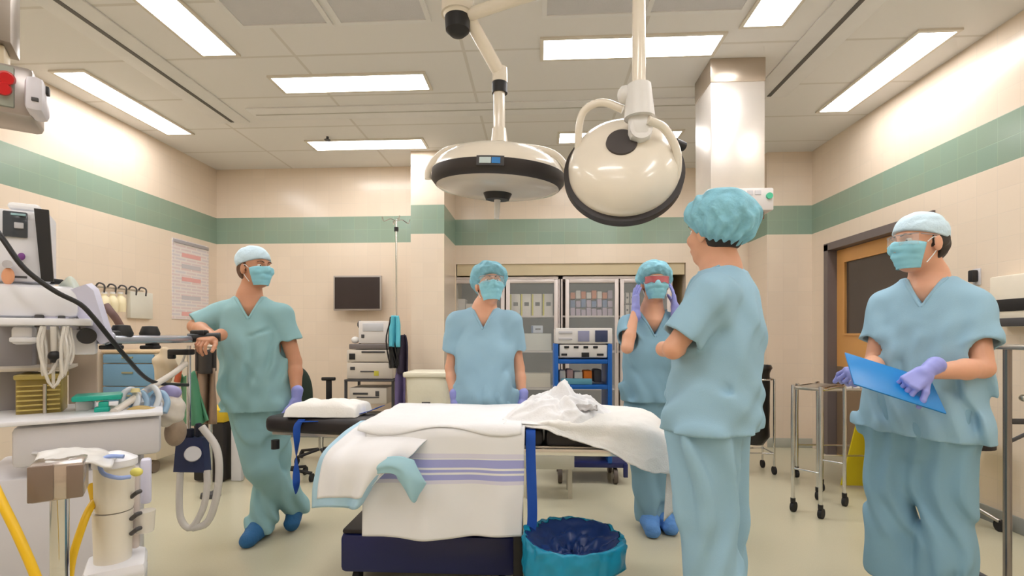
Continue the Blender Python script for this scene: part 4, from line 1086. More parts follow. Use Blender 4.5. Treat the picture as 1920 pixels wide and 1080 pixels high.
# kick bucket with blue liner
kc = W(1075, 1002, 2.10); kz = kc.z
t = thing('kick_bucket', 'kick bucket lined with a crumpled blue and turquoise bag standing under the table', 'bucket', (kc.x, kc.y, 0))
Mk = Matrix.Translation(Vector((kc.x, kc.y, 0)))
MB().lathe([(0, .10), (.12, .10), (.15, kz - .07), (.155, kz - .06), (.148, kz - .06), (.115, .11), (0, .11)], Mk, 40).build('pail', STEEL, t)
LIN = mat('dark_blue_liner', (22, 52, 112), .35, vary=.25, scale=14); LINT = mat('turquoise_liner', (12, 140, 178), .35, vary=.15, scale=12)
def liner(u, v, ro=1.0):
    a = u * 2 * PI; w_ = .014 * nz(math.cos(a) * 4, math.sin(a) * 4, v * 4) + .012 * (1 - 2 * abs(nz(math.cos(a) * 6, math.sin(a) * 6, v * 5)))
    if v < .5: k = v / .5; r_ = .005 + .160 * k; z = kz - .08 * (1 - k) ** .8 - .02 + .06 * nz(k * 5, math.cos(a) * 2, math.sin(a) * 2) * (1 - k)
    else: k = (v - .5) / .5; r_ = .165 + .036 * math.sin(min(1, k * 1.6) * PI / 2); z = kz - .02 + .028 * math.sin(k * PI) - .12 * k * k * (1 + .3 * math.sin(a * 2))
    return Vector((kc.x + (r_ + w_) * math.cos(a), kc.y + (r_ + w_) * math.sin(a), z + w_ * .8))
MB().sheet(lambda u, v: liner(u, v * .60), 90, 26, -.002).build('bag_inside', LIN, t, sharp=0)
def lin2(u, v):
    p = liner(u, .60 + .40 * v); d = Vector((p.x - kc.x, p.y - kc.y, 0)).normalized(); return p + d * .004 * (1 - v)
MB().sheet(lin2, 90, 18, .002).build('bag_overhang', LINT, t, sharp=0)
MB().tube([Vector((kc.x + .19 * math.cos(a), kc.y + .19 * math.sin(a), .17)) for a in np.linspace(0, 2 * PI, 25)[:-1]], .010, 8, smooth=1, closed=True).build('ring_frame', BLACK, t)
for k in range(4):
    a = PI / 4 + k * PI / 2; p0 = Vector((kc.x + .19 * math.cos(a), kc.y + .19 * math.sin(a), .17)); p1 = Vector((kc.x + .21 * math.cos(a), kc.y + .21 * math.sin(a), .06))
    MB().cyl(p0, p1, .009).build('leg', BLACK, t)
    MB().cyl((p1.x - .012, p1.y, .03), (p1.x + .012, p1.y, .03), .03).build('caster', RUBBER, t)
# tablet in the hands of the man on the right
o = thing('clipboard', 'flat blue clipboard held slantwise by the man at the right', 'clipboard', W(1665, 720, 1.98))
a_, b_ = W(1588, 676, 2.03), W(1752, 728, 1.99)
Mx = frame((a_ + b_) / 2, b_ - a_, Vector((.12, -.72, -.68)))
MB().box((0, .045, 0), ((b_ - a_).length, .19, .006), bev=.002).build('board', mat('clipboard_blue', (10, 128, 204), .35), o, local=True)
o.matrix_basis = Mx; 
MB().box((-.05, .04, .006), (.20, .12, .004), bev=.001).build('paper_pad', mat('navy_sleeve', (28, 66, 110), .4), o, local=True)
# ------------------------------------------------------------------ background furniture
def PY(px, py, Y):
    k = (px - 960) / F_PX; return W(px, py, Y / (k * SY + CY))
def PX(px, py, X):
    k = (px - 960) / F_PX; return W(px, py, X / (k * CY - SY))
CABS = mat('cabinet_steel', (214, 204, 200), .35, .35, bump=.02, bscale=80)
INNER = mat('cabinet_inside', (118, 110, 104), .6)
GLS = mat('cabinet_glass', (220, 225, 225), .05, alpha=.16)
BOXW = mat('carton_white', (222, 216, 208), .7); BOXY = mat('carton_yellow', (206, 196, 70), .6)
BOXP = mat('carton_lilac', (178, 160, 178), .7); BOXB = mat('carton_blue', (96, 118, 158), .7); BOXR = mat('carton_orange', (214, 124, 74), .7); BOXC = mat('bin_cream', (216, 208, 188), .6)
YC = 6.125
def cupboard(pxa, pxb, doors, label):
    xa, xb = PY(pxa, 600, YC).x, PY(pxb, 600, YC).x; z1 = PY(900, 519, YC).z
    t = thing('glass_cupboard', label, 'cupboard', ((xa + xb) / 2, YC + .24, 0), 0, 'stainless steel cupboards in the recess')
    q = MB()
    q.bx(xa, xa + .02, YC + .025, YC + .46, .08, z1).bx(xb - .02, xb, YC + .025, YC + .46, .08, z1).bx(xa, xb, YC + .025, YC + .46, z1 - .03, z1).bx(xa, xb, YC + .025, YC + .46, .08, .12).bx(xa + .02, xb - .02, YC + .44, YC + .46, .12, z1 - .03, mi=1)
    q.build('body', [CABS, INNER], t)
    MB().bx(xa, xb, YC + .06, YC + .44, 0, .08).build('plinth', DGREY, t)
    for z in (1.448, 1.02, .567): MB().bx(xa + .02, xb - .02, YC + .05, YC + .44, z - .02, z).build('shelf', CABS, t)
    for (a, b) in doors:
        da, db = PY(a, 600, YC).x, PY(b, 600, YC).x; za, zb_ = .14, z1 - .035; fw = .045
        d = MB().bx(da, da + fw, YC, YC + .022, za, zb_, .003).bx(db - fw, db, YC, YC + .022, za, zb_, .003).bx(da + fw, db - fw, YC, YC + .022, za, za + fw, .003).bx(da + fw, db - fw, YC, YC + .022, zb_ - fw, zb_, .003).build('door', CABS, t)
        MB().bx(da + fw, db - fw, YC + .008, YC + .013, za + fw, zb_ - fw).build('glass', GLS, d)
        hx = db - .025
        MB().tube([(hx, YC, 1.0), (hx, YC - .03, 1.0), (hx, YC - .03, 1.12), (hx, YC, 1.12)], .006, 8, smooth=0).build('handle', CHROME, d)
    return t
cupboard(841, 1050, ((846, 946), (949, 1046)), 'stainless cupboard with glass doors behind the woman in the middle')
cupboard(1052, 1262, ((1060, 1160), (1163, 1258)), 'stainless cupboard with glass doors behind the blue equipment cart')
struct('trim_2', MB().bx(RX0 + .01, RX1 - .01, YC - .005, YC + .02, PY(900, 517, YC).z, RZ), mat('header_panel', (206, 190, 156), .5))
def crate(px0, px1, z0, z1, m, label, group, y0=.12, dep=.24, stripe=None, nm='supply_box'):
    xa, xb = PY(px0, 600, YC + y0).x, PY(px1, 600, YC + y0).x
    b_ = MB().bx(xa, xb, YC + y0, YC + y0 + dep, z0 + .001, z1, .004)
    if stripe is not None:
        b_.bx(xa - .0, xa + (xb - xa) * .16, YC + y0 - .002, YC + y0 + .01, z0 + .004, z1 - .004, mi=1)
        b_.bx(xa + (xb - xa) * .35, xa + (xb - xa) * .8, YC + y0 - .002, YC + y0 + .01, z0 + (z1 - z0) * .45, z0 + (z1 - z0) * .62, mi=2)
    o = b_.build(nm, [m, stripe or m, DGREY]); tag(o, label, 'box', group); return o
g = 'white cartons with yellow bands on the upper shelf'
for k in range(4): crate(956 + k * 20.5, 975 + k * 20.5, 1.448, 1.72, BOXW, 'white supply carton with a yellow band on the upper cupboard shelf right of the woman', g, stripe=BOXY)
o = crate(996, 1018, 1.235, 1.33, mat('pale_blue_box', (200, 208, 222), .6), 'small pale blue box standing on the white bin in the cupboard', None, stripe=BOXB)
crate(976, 1034, 1.02, 1.232, mat('bin_white', (214, 216, 208), .6), 'wide white plastic bin on the middle cupboard shelf beside the woman', None, nm='storage_bin')
crate(972, 1032, .567, .74, BOXC, 'wide cream bin on the lowest cupboard shelf beside the woman', None, nm='storage_bin')
crate(972, 1030, .125, .33, BOXC, 'cream bin at the bottom of the left cupboard', None, nm='storage_bin')
g = 'pale cartons in the leftmost cupboard door'
for k, (a, b, z0, z1) in enumerate(((856, 872, 1.448, 1.66), (873, 890, 1.448, 1.60), (860, 886, 1.02, 1.25), (860, 890, .567, .78))): crate(a, b, z0, z1, BOXW, 'pale carton behind the leftmost cupboard glass, left of the woman', g)
g = 'small lilac and grey packets on the upper shelf'
random.seed(3)
for k in range(8):
    for j in range(3):
        m = [BOXP, BOXW, BOXB, BOXP, BOXR, BOXP][(k * 3 + j * 2) % 6] if k < 7 else BOXP
        crate(1070 + k * 10, 1078.5 + k * 10, 1.448 + j * .105, 1.448 + j * .105 + .10 - .012 * ((k + j) % 3), m, 'small packet stacked on the upper shelf behind the third cupboard glass', g)
g = 'dark packets on the middle shelf'
for k in range(5): crate(1072 + k * 16, 1085 + k * 16, 1.02, 1.22 + .04 * (k % 2), [DGREY, BOXP, BOXB][k % 3], 'dim packet on the middle shelf behind the blue cart devices', g)
g = 'pale cartons behind the rightmost cupboard glass'
for k in range(3):
    for j in range(2): crate(1172 + k * 9, 1179.5 + k * 9, 1.448 + j * .15, 1.58 + j * .15, BOXW, 'pale carton behind the rightmost cupboard glass by the raised gloves', g, stripe=DGREY)

# poster on the left wall
def poster_mat():
    m = bpy.data.materials.new('poster_print'); m.use_nodes = True; nt = m.node_tree; b = nt.nodes['Principled BSDF']; L = nt.links.new
    g_ = nt.nodes.new('ShaderNodeTexCoord'); wv = nt.nodes.new('ShaderNodeTexBrick'); mp = nt.nodes.new('ShaderNodeMapping'); mp.inputs['Rotation'].default_value = (0, 0, 0)
    sp = nt.nodes.new('ShaderNodeSeparateXYZ'); cb = nt.nodes.new('ShaderNodeCombineXYZ'); L(g_.outputs['Object'], sp.inputs[0]); L(sp.outputs[1], cb.inputs[0]); L(sp.outputs[2], cb.inputs[1])
    L(cb.outputs[0], wv.inputs['Vector'])
    for k, v in (('Scale', 1), ('Brick Width', .17), ('Row Height', .035), ('Mortar Size', .011), ('Mortar Smooth', .6)): wv.inputs[k].default_value = v
    wv.inputs['Color1'].default_value = (*s2l((226, 206, 204)), 1); wv.inputs['Color2'].default_value = (*s2l((214, 210, 214)), 1); wv.inputs['Mortar'].default_value = (*s2l((232, 224, 220)), 1)
    L(wv.outputs['Color'], b.inputs['Base Color']); b.inputs['Roughness'].default_value = .5
    return m
a, b = PX(322, 445, XL), PX(390, 458, XL); a2 = PX(322, 598, XL)
t = thing('wall_chart', 'pale printed chart with a grey top strip on the left wall', 'poster', (XL, (a.y + b.y) / 2, a2.z))
MB().bx(XL, XL + .008, a.y, b.y, a2.z, a.z).build('sheet', poster_mat(), t)
MB().bx(XL + .006, XL + .018, a.y + .01, b.y - .01, a.z - .045, a.z - .01, .003).build('top_strip', mat('chart_rail_grey', (168, 164, 168), .4), t)
RED = mat('red_print', (232, 176, 172), .6); GREYP = mat('grey_print', (200, 196, 200), .6)
for zc, m_ in ((a.z - .16, RED), (a.z - .42, RED), (a2.z + .06, RED), (a.z - .28, GREYP), (a.z - .62, GREYP)):
    MB().bx(XL + .008, XL + .0095, a.y + .14, b.y - .14, zc - .022, zc + .022).build('printed_line', m_, t)

# wall monitor
a, b = PY(625, 517, 5.72), PY(715, 582, 5.72)
t = thing('wall_monitor', 'black flat monitor mounted on the back wall between the leaning man and pillar', 'monitor', ((a.x + b.x) / 2, YB, b.z))
MB().bx(a.x, b.x, 5.72, 5.755, b.z, a.z, .006).build('bezel', mat('monitor_bezel', (168, 158, 150), .4), t)
MB().bx(a.x + .018, b.x - .018, 5.716, 5.724, b.z + .02, a.z - .018).build('screen', mat('monitor_screen', (48, 38, 38), .25), t)
MB().bx((a.x + b.x) / 2 - .04, (a.x + b.x) / 2 + .04, 5.75, YB, (a.z + b.z) / 2 - .05, (a.z + b.z) / 2 + .05).build('bracket', DGREY, t)

# equipment trolley with stacked devices
Yc = 5.05
def PYc(px, py): return PY(px, py, Yc)
xa, xb = PYc(645, 700).x, PYc(738, 700).x
t = thing('equipment_trolley', 'black framed trolley stacked with beige devices below the wall monitor', 'trolley', ((xa + xb) / 2, Yc + .2, 0))
zs1, zs2 = PYc(700, 712).z, PYc(700, 650).z
for z in (zs1, .38, .14): MB().bx(xa, xb, Yc, Yc + .42, z - .02, z, .004).build('shelf', DGREY, t)
for x_ in (xa + .012, xb - .012):
    for y_ in (Yc + .02, Yc + .40): MB().bx(x_ - .012, x_ + .012, y_ - .012, y_ + .012, .08, zs1 + (.32 if y_ > Yc + .2 else 0)).build('post', DGREY, t)
for x_ in (xa + .03, xb - .03):
    for y_ in (Yc + .03, Yc + .39): MB().cyl((x_ - .012, y_, .04), (x_ + .012, y_, .04), .04).build('caster', RUBBER, t)
BEI = mat('device_beige', (214, 204, 192), .45); BEI2 = mat('device_pale', (226, 220, 216), .4)
def device(name, pxa_, pxb_, py0, py1, Y, dep, m, label, panels=(), cat='device', group=None):
    a, b = PY(pxa_, py0, Y), PY(pxb_, py1, Y)
    t = thing(name, label, cat, ((a.x + b.x) / 2, Y + dep / 2, b.z), 0, group)
    MB().bx(a.x, b.x, Y, Y + dep, b.z + .002, a.z, .008).build('case', m, t)
    for nm, u0, u1, v0, v1, mm in panels:
        MB().bx(a.x + (b.x - a.x) * u0, a.x + (b.x - a.x) * u1, Y - .006, Y + .01, a.z + (b.z - a.z) * v1, a.z + (b.z - a.z) * v0, .002).build(nm, mm, t)
    return t
device('video_processor', 650, 736, 680, 711, Yc + .03, .34, BEI, 'thick beige device at the bottom of the upper stack on the trolley', (('button', .08, .18, .25, .45, DGREY), ('slot', .3, .6, .5, .58, DGREY), ('yellow_label', .6, .7, .5, .8, BOXY)))
device('light_source', 650, 730, 656, 679, Yc + .03, .34, BEI, 'beige device with two dark knobs in the middle of the trolley stack', (('knob', .06, .2, .3, .8, BLACK), ('slot', .35, .9, .1, .25, DGREY)))
device('recorder', 654, 728, 645, 655, Yc + .03, .34, mat('device_dark_strip', (120, 112, 110), .45), 'thin grey device topping the main trolley stack', ())
device('small_monitor', 672, 727, 602, 644, Yc + .06, .22, BEI2, 'white device with slanted screen on top of the trolley stack', (('screen', .15, .85, .1, .45, mat('grey_lit_screen', (204, 204, 208), .3)), ('button', .1, .2, .6, .75, DGREY)))
device('insufflator', 655, 725, 727, 758, Yc + .03, .34, BEI, 'beige device on the lower trolley shelf with black slots', (('slot', .1, .5, .3, .42, DGREY), ('slot', .2, .8, .55, .62, DGREY), ('button', .7, .8, .2, .5, DGREY)))
p_ = PY(675, 645, Yc + .1)
t = thing('camera_head', 'small dark camera head standing at the left of the trolley top', 'camera', (p_.x, p_.y, PYc(675, 645).z))
q0 = Vector((p_.x, Yc + .1, PYc(675, 645).z))
MB().cyl(q0, q0 + Vector((0, 0, .16)), .012).sph(q0 + Vector((0, 0, .2)), .028, (1, 1, 1.5)).build('body', DGREY, t)
MB().sph(q0 + Vector((-.05, 0, .04)), .035, (1.2, 1, 1)).build('coil', WHITE, t)

# IV pole
ip = PY(743, 415, 5.0)
t = thing('iv_pole', 'tall thin steel drip stand beside the tiled pillar', 'drip stand', (ip.x, 5.0, 0))
MB().cyl((ip.x, 5.0, .08), (ip.x, 5.0, 1.3), .013).cyl((ip.x, 5.0, 1.3), (ip.x, 5.0, ip.z), .009).build('pole', CHROME, t)
MB().cyl((ip.x, 5.0, ip.z - .10), (ip.x, 5.0, ip.z - .06), .022).build('clamp', BLACK, t)
hk = MB()
for k in range(4):
    a = k * PI / 2 + .5; c_, s_ = math.cos(a), math.sin(a)
    hk.tube([(ip.x, 5.0, ip.z), (ip.x + .06 * c_, 5.0 + .06 * s_, ip.z + .02), (ip.x + .12 * c_, 5.0 + .12 * s_, ip.z - .01), (ip.x + .14 * c_, 5.0 + .14 * s_, ip.z + .03)], .005, 8)
hk.build('hooks', CHROME, t)
for k in range(5):
    a = k * 2 * PI / 5; e_ = Vector((ip.x + .16 * math.cos(a), 5.0 + .16 * math.sin(a), .07)); MB().cyl((ip.x, 5.0, .10), e_, .012).build('leg', CHROME, t); MB().cyl(e_ - Vector((.01, 0, .035)), e_ + Vector((.01, 0, -.035)), .035).build('caster', RUBBER, t)
# hanging garments on the pole side
t = thing('cable_bundle', 'dark cables and a violet sleeve hanging on the drip stand', 'cables', (ip.x, 4.96, .6))
def hang(px0, px1, py0, py1, Y, m, nm, parent, sd, n=8):
    a, b = PY(px0, py0, Y), PY(px1, py1, Y)
    def fn(u, v):
        w_ = (b.x - a.x) * (.5 + .5 * math.sin(min(1, v * 2.2 + .15) * PI / 2)); cx = (a.x + b.x) / 2
        return Vector((cx + (u - .5) * w_, Y + .03 * math.sin(u * n + sd) * (.4 + v) + .01 * nz(u * 4, v * 4, sd), a.z + (b.z - a.z) * v + .015 * nz(u * 5, 3, sd)))
    return MB().sheet(fn, 20, 20, .012).build(nm, m, parent, sharp=0)
hang(727, 748, 594, 690, 4.93, BLACK, 'black_coil', t, 1)
hang(744, 766, 628, 700, 4.94, mat('dark_plum', (44, 34, 54), .7), 'dark_pouch', t, 2)
hang(742, 762, 690, 762, 4.96, mat('violet_sleeve', (104, 92, 138), .6), 'sleeve', t, 3)
hang(733, 750, 592, 650, 4.88, mat('turquoise_cloth', (92, 186, 206), .7), 'turquoise_cloth', t, 4)
for k in range(4):
    MB().tube([PY(732 + k * 3, 600, 4.9), PY(724 + k * 5, 640, 4.88), PY(735 + k * 5, 690, 4.9), PY(750 - k * 2, 650, 4.9), PY(748, 610, 4.92)], .007, 8).build('cable', BLACK, t)

# white hamper
Yh = 4.75
a, b = PY(757, 698, Yh), PY(842, 765, Yh)
t = thing('linen_hamper', 'cream lidded linen hamper in front of the tiled pillar', 'hamper', ((a.x + b.x) / 2, Yh + .2, 0))
HC = mat('hamper_cream', (232, 226, 206), .6, bump=.2, bscale=30)
MB().bx(a.x - .01, b.x + .01, Yh - .01, Yh + .42, a.z - .05, a.z, .015).build('lid', HC, t)
def bagfn(u, v):
    ang = u * 2 * PI; ca_, sa_ = math.cos(ang), math.sin(ang); r_ = 1 / max(abs(ca_), abs(sa_)) ** .8; hx_, hy_ = (b.x - a.x) / 2 * (.95 - .1 * v), .2 * (.95 - .1 * v)
    return Vector(((a.x + b.x) / 2 + hx_ * ca_ * r_ * (1 + .04 * nz(ca_ * 3, sa_ * 3, v * 3)), Yh + .2 + hy_ * sa_ * r_ * (1 + .04 * nz(sa_ * 3, v * 4, 1)), a.z - .05 - v * (a.z - .17)))
MB().sheet(bagfn, 48, 20, .004).build('bag', HC, t, sharp=0)
MB().bx(a.x + .02, b.x - .02, Yh + .02, Yh + .38, .08, .11).build('base', STEEL, t)
for sx in (a.x + .05, b.x - .05):
    for sy in (Yh + .05, Yh + .35): MB().cyl((sx - .01, sy, .04), (sx + .01, sy, .04), .04).build('caster', RUBBER, t)
MB().bx((a.x + b.x) / 2 - .04, (a.x + b.x) / 2 + .04, Yh - .02, Yh - .005, a.z - .30, a.z - .28).build('handle', DGREY, t)

# black stool and dark green chair
p_ = PY(616, 708, 5.0)
t = thing('stool', 'black stool with a small flat back pad standing before the back wall', 'stool', (p_.x, 5.0, 0))
MB().bx(p_.x - .07, p_.x + .07, 4.98, 5.02, p_.z - .03, p_.z + .005, .01).build('back_pad', BLACK, t)
MB().bx(p_.x - .028, p_.x + .028, 5.00, 5.02, .52, p_.z - .02, .004).build('back_post', BLACK, t)
MB().cyl((p_.x, 4.82, .48), (p_.x, 4.82, .54), .18).build('seat', VINYL, t)
MB().cyl((p_.x, 4.82, .10), (p_.x, 4.82, .48), .025).build('column', CHROME, t)
MB().box((p_.x, 4.92, .5), (.05, .2, .02)).build('bracket', BLACK, t)
for k in range(5):
    a_ = k * 2 * PI / 5 + .3; e_ = Vector((p_.x + .24 * math.cos(a_), 4.82 + .24 * math.sin(a_), .07)); MB().cyl((p_.x, 4.82, .11), e_, .014).build('leg', BLACK, t); MB().cyl(e_ - Vector((.01, 0, .035)), e_ + Vector((.01, 0, -.035)), .035).build('caster', RUBBER, t)
p_ = PY(572, 715, 4.3)
t = thing('chair', 'dark green curved chair back showing behind the leaning man', 'chair', (p_.x, 4.3, 0))
GRN = mat('dark_green_fabric', (32, 46, 36), .8)
def cb(u, v):
    a_ = (u - .5) * 2; wv = .13 * (1 - (max(0, v - .35) / .65) ** 2.4) ** .5 if v < .999 else .02
    return Vector((p_.x - .06 + a_ * wv, 4.3 - .05 * (1 - a_ * a_), .52 + v * (PY(572, 688, 4.3).z - .52)))
MB().sheet(cb, 16, 20, .04).build('backrest', GRN, t, sharp=0)
MB().bx(p_.x - .28, p_.x + .14, 3.95, 4.28, .44, .51, .03).build('seat', GRN, t)
MB().cyl((p_.x - .07, 4.1, .1), (p_.x - .07, 4.1, .44), .03).build('column', BLACK, t)
for k in range(5):
    a_ = k * 2 * PI / 5; e_ = Vector((p_.x - .07 + .22 * math.cos(a_), 4.1 + .22 * math.sin(a_), .07)); MB().cyl((p_.x - .07, 4.1, .11), e_, .014).build('leg', BLACK, t); MB().cyl(e_ - Vector((.01, 0, .035)), e_ + Vector((.01, 0, -.035)), .035).build('caster', RUBBER, t)
MB().box((p_.x - .07, 4.33, .5), (.05, .02, .2)).build('bracket', BLACK, t)

# blue equipment cart
Yb = 4.15
def PB(px, py): return PY(px, py, Yb)
xa, xb = PB(1039, 700).x, PB(1148, 700).x
t = thing('equipment_cart', 'blue metal equipment cart standing before the glass cupboards', 'cart', ((xa + xb) / 2, Yb + .2, 0))
zt, zm = PB(1090, 674).z, PB(1090, 722).z
for x_ in (xa, xb - .035): MB().bx(x_, x_ + .035, Yb, Yb + .42, .16, PB(1090, 645).z, .006).build('side_frame', BLUE, t)
for z in (zt, zm, .42): MB().bx(xa + .035, xb - .035, Yb + .005, Yb + .41, z - .035, z, .004).build('shelf', BLUE, t)
MB().bx(xa + .03, xb + .12, Yb, Yb + .42, .135, .18, .006).build('base', NAVYD, t)
MB().bx(xb + .09, xb + .125, Yb - .01, Yb + .02, .06, .17, .004).build('bumper', NAVYD, t)
for x_ in (xa + .05, xb + .03):
    for y_ in (Yb + .04, Yb + .38):
        MB().cyl((x_ - .016, y_, .062), (x_ + .016, y_, .062), .062, seg=28).build('caster', mat('grey_wheel', (96, 84, 76), .6), t)
        MB().cyl((x_ - .02, y_, .062), (x_ + .02, y_, .062), .03, seg=20).build('wheel_hub', STEEL, t)
device('electrosurgical_unit', 1041, 1148, 615, 645, Yb + .01, .36, BEI2, 'upper white device with two small dark screens on the blue cart', (('label', .06, .3, .2, .35, GREYP), ('label', .06, .3, .6, .75, GREYP), ('screen', .40, .60, .18, .85, mat('lilac_screen', (148, 148, 176), .25)), ('screen', .70, .92, .15, .88, mat('navy_screen', (62, 70, 100), .25))))
device('electrosurgical_unit', 1049, 1139, 646, 671, Yb + .015, .36, BEI2, 'lower white device with rows of black sockets on the blue cart', tuple(('socket', .1 + .2 * k, .2 + .2 * k, .12, .28, BLACK) for k in range(4)) + (('socket', .04, .16, .68, .84, BLACK), ('socket', .46, .62, .6, .95, BLACK), ('socket', .78, .92, .68, .84, BLACK)))
cols = [('white packet at the left of the blue cart shelf', BOXW, 1048, 1060, .10), ('pink grey packet on the blue cart shelf', mat('packet_rose', (196, 160, 156), .6), 1062, 1074, .11), ('white folded packet in the middle of the blue cart shelf', BOXW, 1076, 1092, .09), ('bright orange packet on the blue cart shelf', mat('packet_orange', (240, 130, 36), .6), 1094, 1110, .10), ('dark packet at the right of the blue cart shelf', DGREY, 1113, 1128, .11)]
for lb, m_, a_, b__, h_ in cols:
    A_, B_ = PY(a_, 700, Yb + .06), PY(b__, 700, Yb + .06)
    o = MB().box(((A_.x + B_.x) / 2, Yb + .14, zm + .002 + h_ / 2 + .012), (B_.x - A_.x, .12, h_), euler(.0, .0, .08), bev=.012).build('supply_packet', m_); tag(o, lb, 'packet')
A_, B_ = PY(1052, 712, Yb + .03), PY(1110, 712, Yb + .03)
o = MB().bx(A_.x, B_.x, Yb + .015, Yb + .06, zm + .001, zm + .05, .006).build('tray', mat('teal_tray', (90, 150, 170), .5)); tag(o, 'shallow teal tray at the front of the blue cart shelf', 'tray')
o = MB().bx(xa + .06, xb - .06, Yb + .05, Yb + .35, .422, .60, .02).build('storage_box', mat('plum_grey_box', (70, 70, 104), .5)); tag(o, 'dim dark blue box on the lowest shelf of the blue cart', 'box')
# low white stretcher shelf glimpsed under the table
a, b = PY(982, 850, 3.75), PY(1077, 881, 3.75)
t = thing('platform_step', 'low white platform seen under the operating table beside the wheels', 'platform', ((a.x + b.x) / 2, 3.9, 0))
MB().bx(a.x, b.x, 3.75, 4.05, b.z, a.z, .01).build('top', mat('platform_white', (214, 208, 190), .5), t)
for x_ in (a.x + .03, b.x - .03):
    for y_ in (3.79, 4.01): MB().bx(x_ - .015, x_ + .015, y_ - .015, y_ + .015, 0, b.z).build('leg', STEEL, t)

# black rubbish bag on its wheeled frame, right of the person seen from behind
Yg = 4.45
a, b = PY(1412, 686, Yg), PY(1449, 838, Yg)
t = thing('waste_bag_stand', 'black waste bag in a wheeled steel ring stand', 'waste stand', ((a.x + b.x) / 2, Yg + .1, 0))
cx_, hw = (a.x + b.x) / 2 - .02, .12
def wb(u, v):
    an = u * 2 * PI; r_ = hw * (1.0 + .18 * math.exp(-((v - .03) / .04) ** 2)) * (1 + .06 * nz(math.cos(an) * 3, math.sin(an) * 3, v * 5)) * (1 if v < .9 else (1 - (v - .9) * 4))
    return Vector((cx_ + r_ * math.cos(an), Yg + .13 + r_ * math.sin(an), a.z + (b.z - a.z) * v))
MB().sheet(wb, 40, 30, .003).build('bag', mat('black_bag', (22, 20, 22), .35), t, sharp=0)
zr = PY(1440, 712, Yg).z
MB().tube([(cx_ + .15 * math.cos(k), Yg + .13 + .15 * math.sin(k), zr) for k in np.linspace(0, 2 * PI, 21)[:-1]], .008, 8, smooth=1, closed=True).build('ring', CHROME, t)
for sx, sy in ((-.15, -.1), (.15, -.1), (-.15, .36), (.15, .36)):
    MB().cyl((cx_ + sx, Yg + .13 + sy * .5, .07), (cx_ + sx, Yg + .13 + sy * .5, zr), .009).build('post', CHROME, t)
    MB().cyl((cx_ + sx - .01, Yg + .13 + sy * .5, .035), (cx_ + sx + .01, Yg + .13 + sy * .5, .035), .035).build('caster', RUBBER, t)
MB().tube([(cx_ - .15, Yg + .08, .18), (cx_ + .15, Yg + .08, .18), (cx_ + .15, Yg + .31, .18), (cx_ - .15, Yg + .31, .18)], .008, 8, smooth=0, closed=True).build('lower_frame', CHROME, t)
# steel frame tables
def steel_table(p, label, w_, dp, h_, rz=0, low=.30, extra=None, gap=False):
    t = thing('instrument_table', label, 'instrument table', (p.x, p.y, 0), rz, 'steel instrument tables before the door')
    for sx in (-1, 1):
        pts = [(sx * w_ / 2, -dp / 2, .07), (sx * w_ / 2, -dp / 2, h_ - .06), (sx * w_ / 2, -dp / 2 + .05, h_ - .012), (sx * w_ / 2, dp / 2 - .05, h_ - .012), (sx * w_ / 2, dp / 2, h_ - .06), (sx * w_ / 2, dp / 2, .07)]
        MB().tube(pts, .0125, 12, smooth=3).build('leg_frame', CHROME, t, local=True)
        for sy in (-1, 1):
            MB().cyl((sx * w_ / 2, sy * dp / 2, .065), (sx * w_ / 2, sy * dp / 2, .095), .016).build('caster_stem', BLACK, t, local=True)
            MB().cyl((sx * w_ / 2 - .012, sy * dp / 2 + .01, .034), (sx * w_ / 2 + .012, sy * dp / 2 + .01, .034), .034).build('caster', RUBBER, t, local=True)
    MB().bx(-w_ / 2, w_ / 2, -dp / 2, dp / 2, h_ - .02, h_, .004).build('top', STEEL, t, local=True)
    MB().cyl((-w_ / 2, dp / 2, low), (w_ / 2, dp / 2, low), .007).cyl((-w_ / 2, -dp / 2, low), (w_ / 2, -dp / 2, low), .007).build('stretcher', CHROME, t, local=True)
    return t
pA, pB = FL(1530, 965), FL(1490, 960)
hA = .9
# nearer table: front-left leg at (1488,955), front-right at (1529,965), back legs at (1547,935) and (1577,945)
l1, l2, l3, l4 = FL(1488, 960), FL(1529, 968), FL(1546, 940), FL(1578, 950)
c_ = (l1 + l2 + l3 + l4) / 4; dirx = (l2 - l1 + l4 - l3) / 2
rz_ = math.atan2(dirx.y, dirx.x)
steel_table(Vector((c_.x, c_.y, 0)), 'narrow steel instrument table on four casters between the door and the waste bag', dirx.length + .05, (l3 + l4 - l1 - l2).length / 2 + .02, W(1500, 720, c_.y).z, rz_)
steel_table(PY(1590, 900, 4.25), 'wider steel table behind the man at the right, under small white jars', .62, .38, PY(1580, 728, 4.1).z, 0, .28)
jz = PY(1580, 728, 4.1).z
for k in range(3):
    x_ = PY(1590 + 15 * k, 720, 4.12).x
    j = thing('jar', 'small white lidded jar on the steel table beside the holding glove', 'jar', (x_, 4.12, jz), 0, 'small white jars on the steel table')
    MB().cyl((x_, 4.12, jz + .001), (x_, 4.12, jz + .05), .026).build('jar_body', WHITE, j); MB().cyl((x_, 4.12, jz + .05), (x_, 4.12, jz + .065), .028).build('lid', LGREY, j)
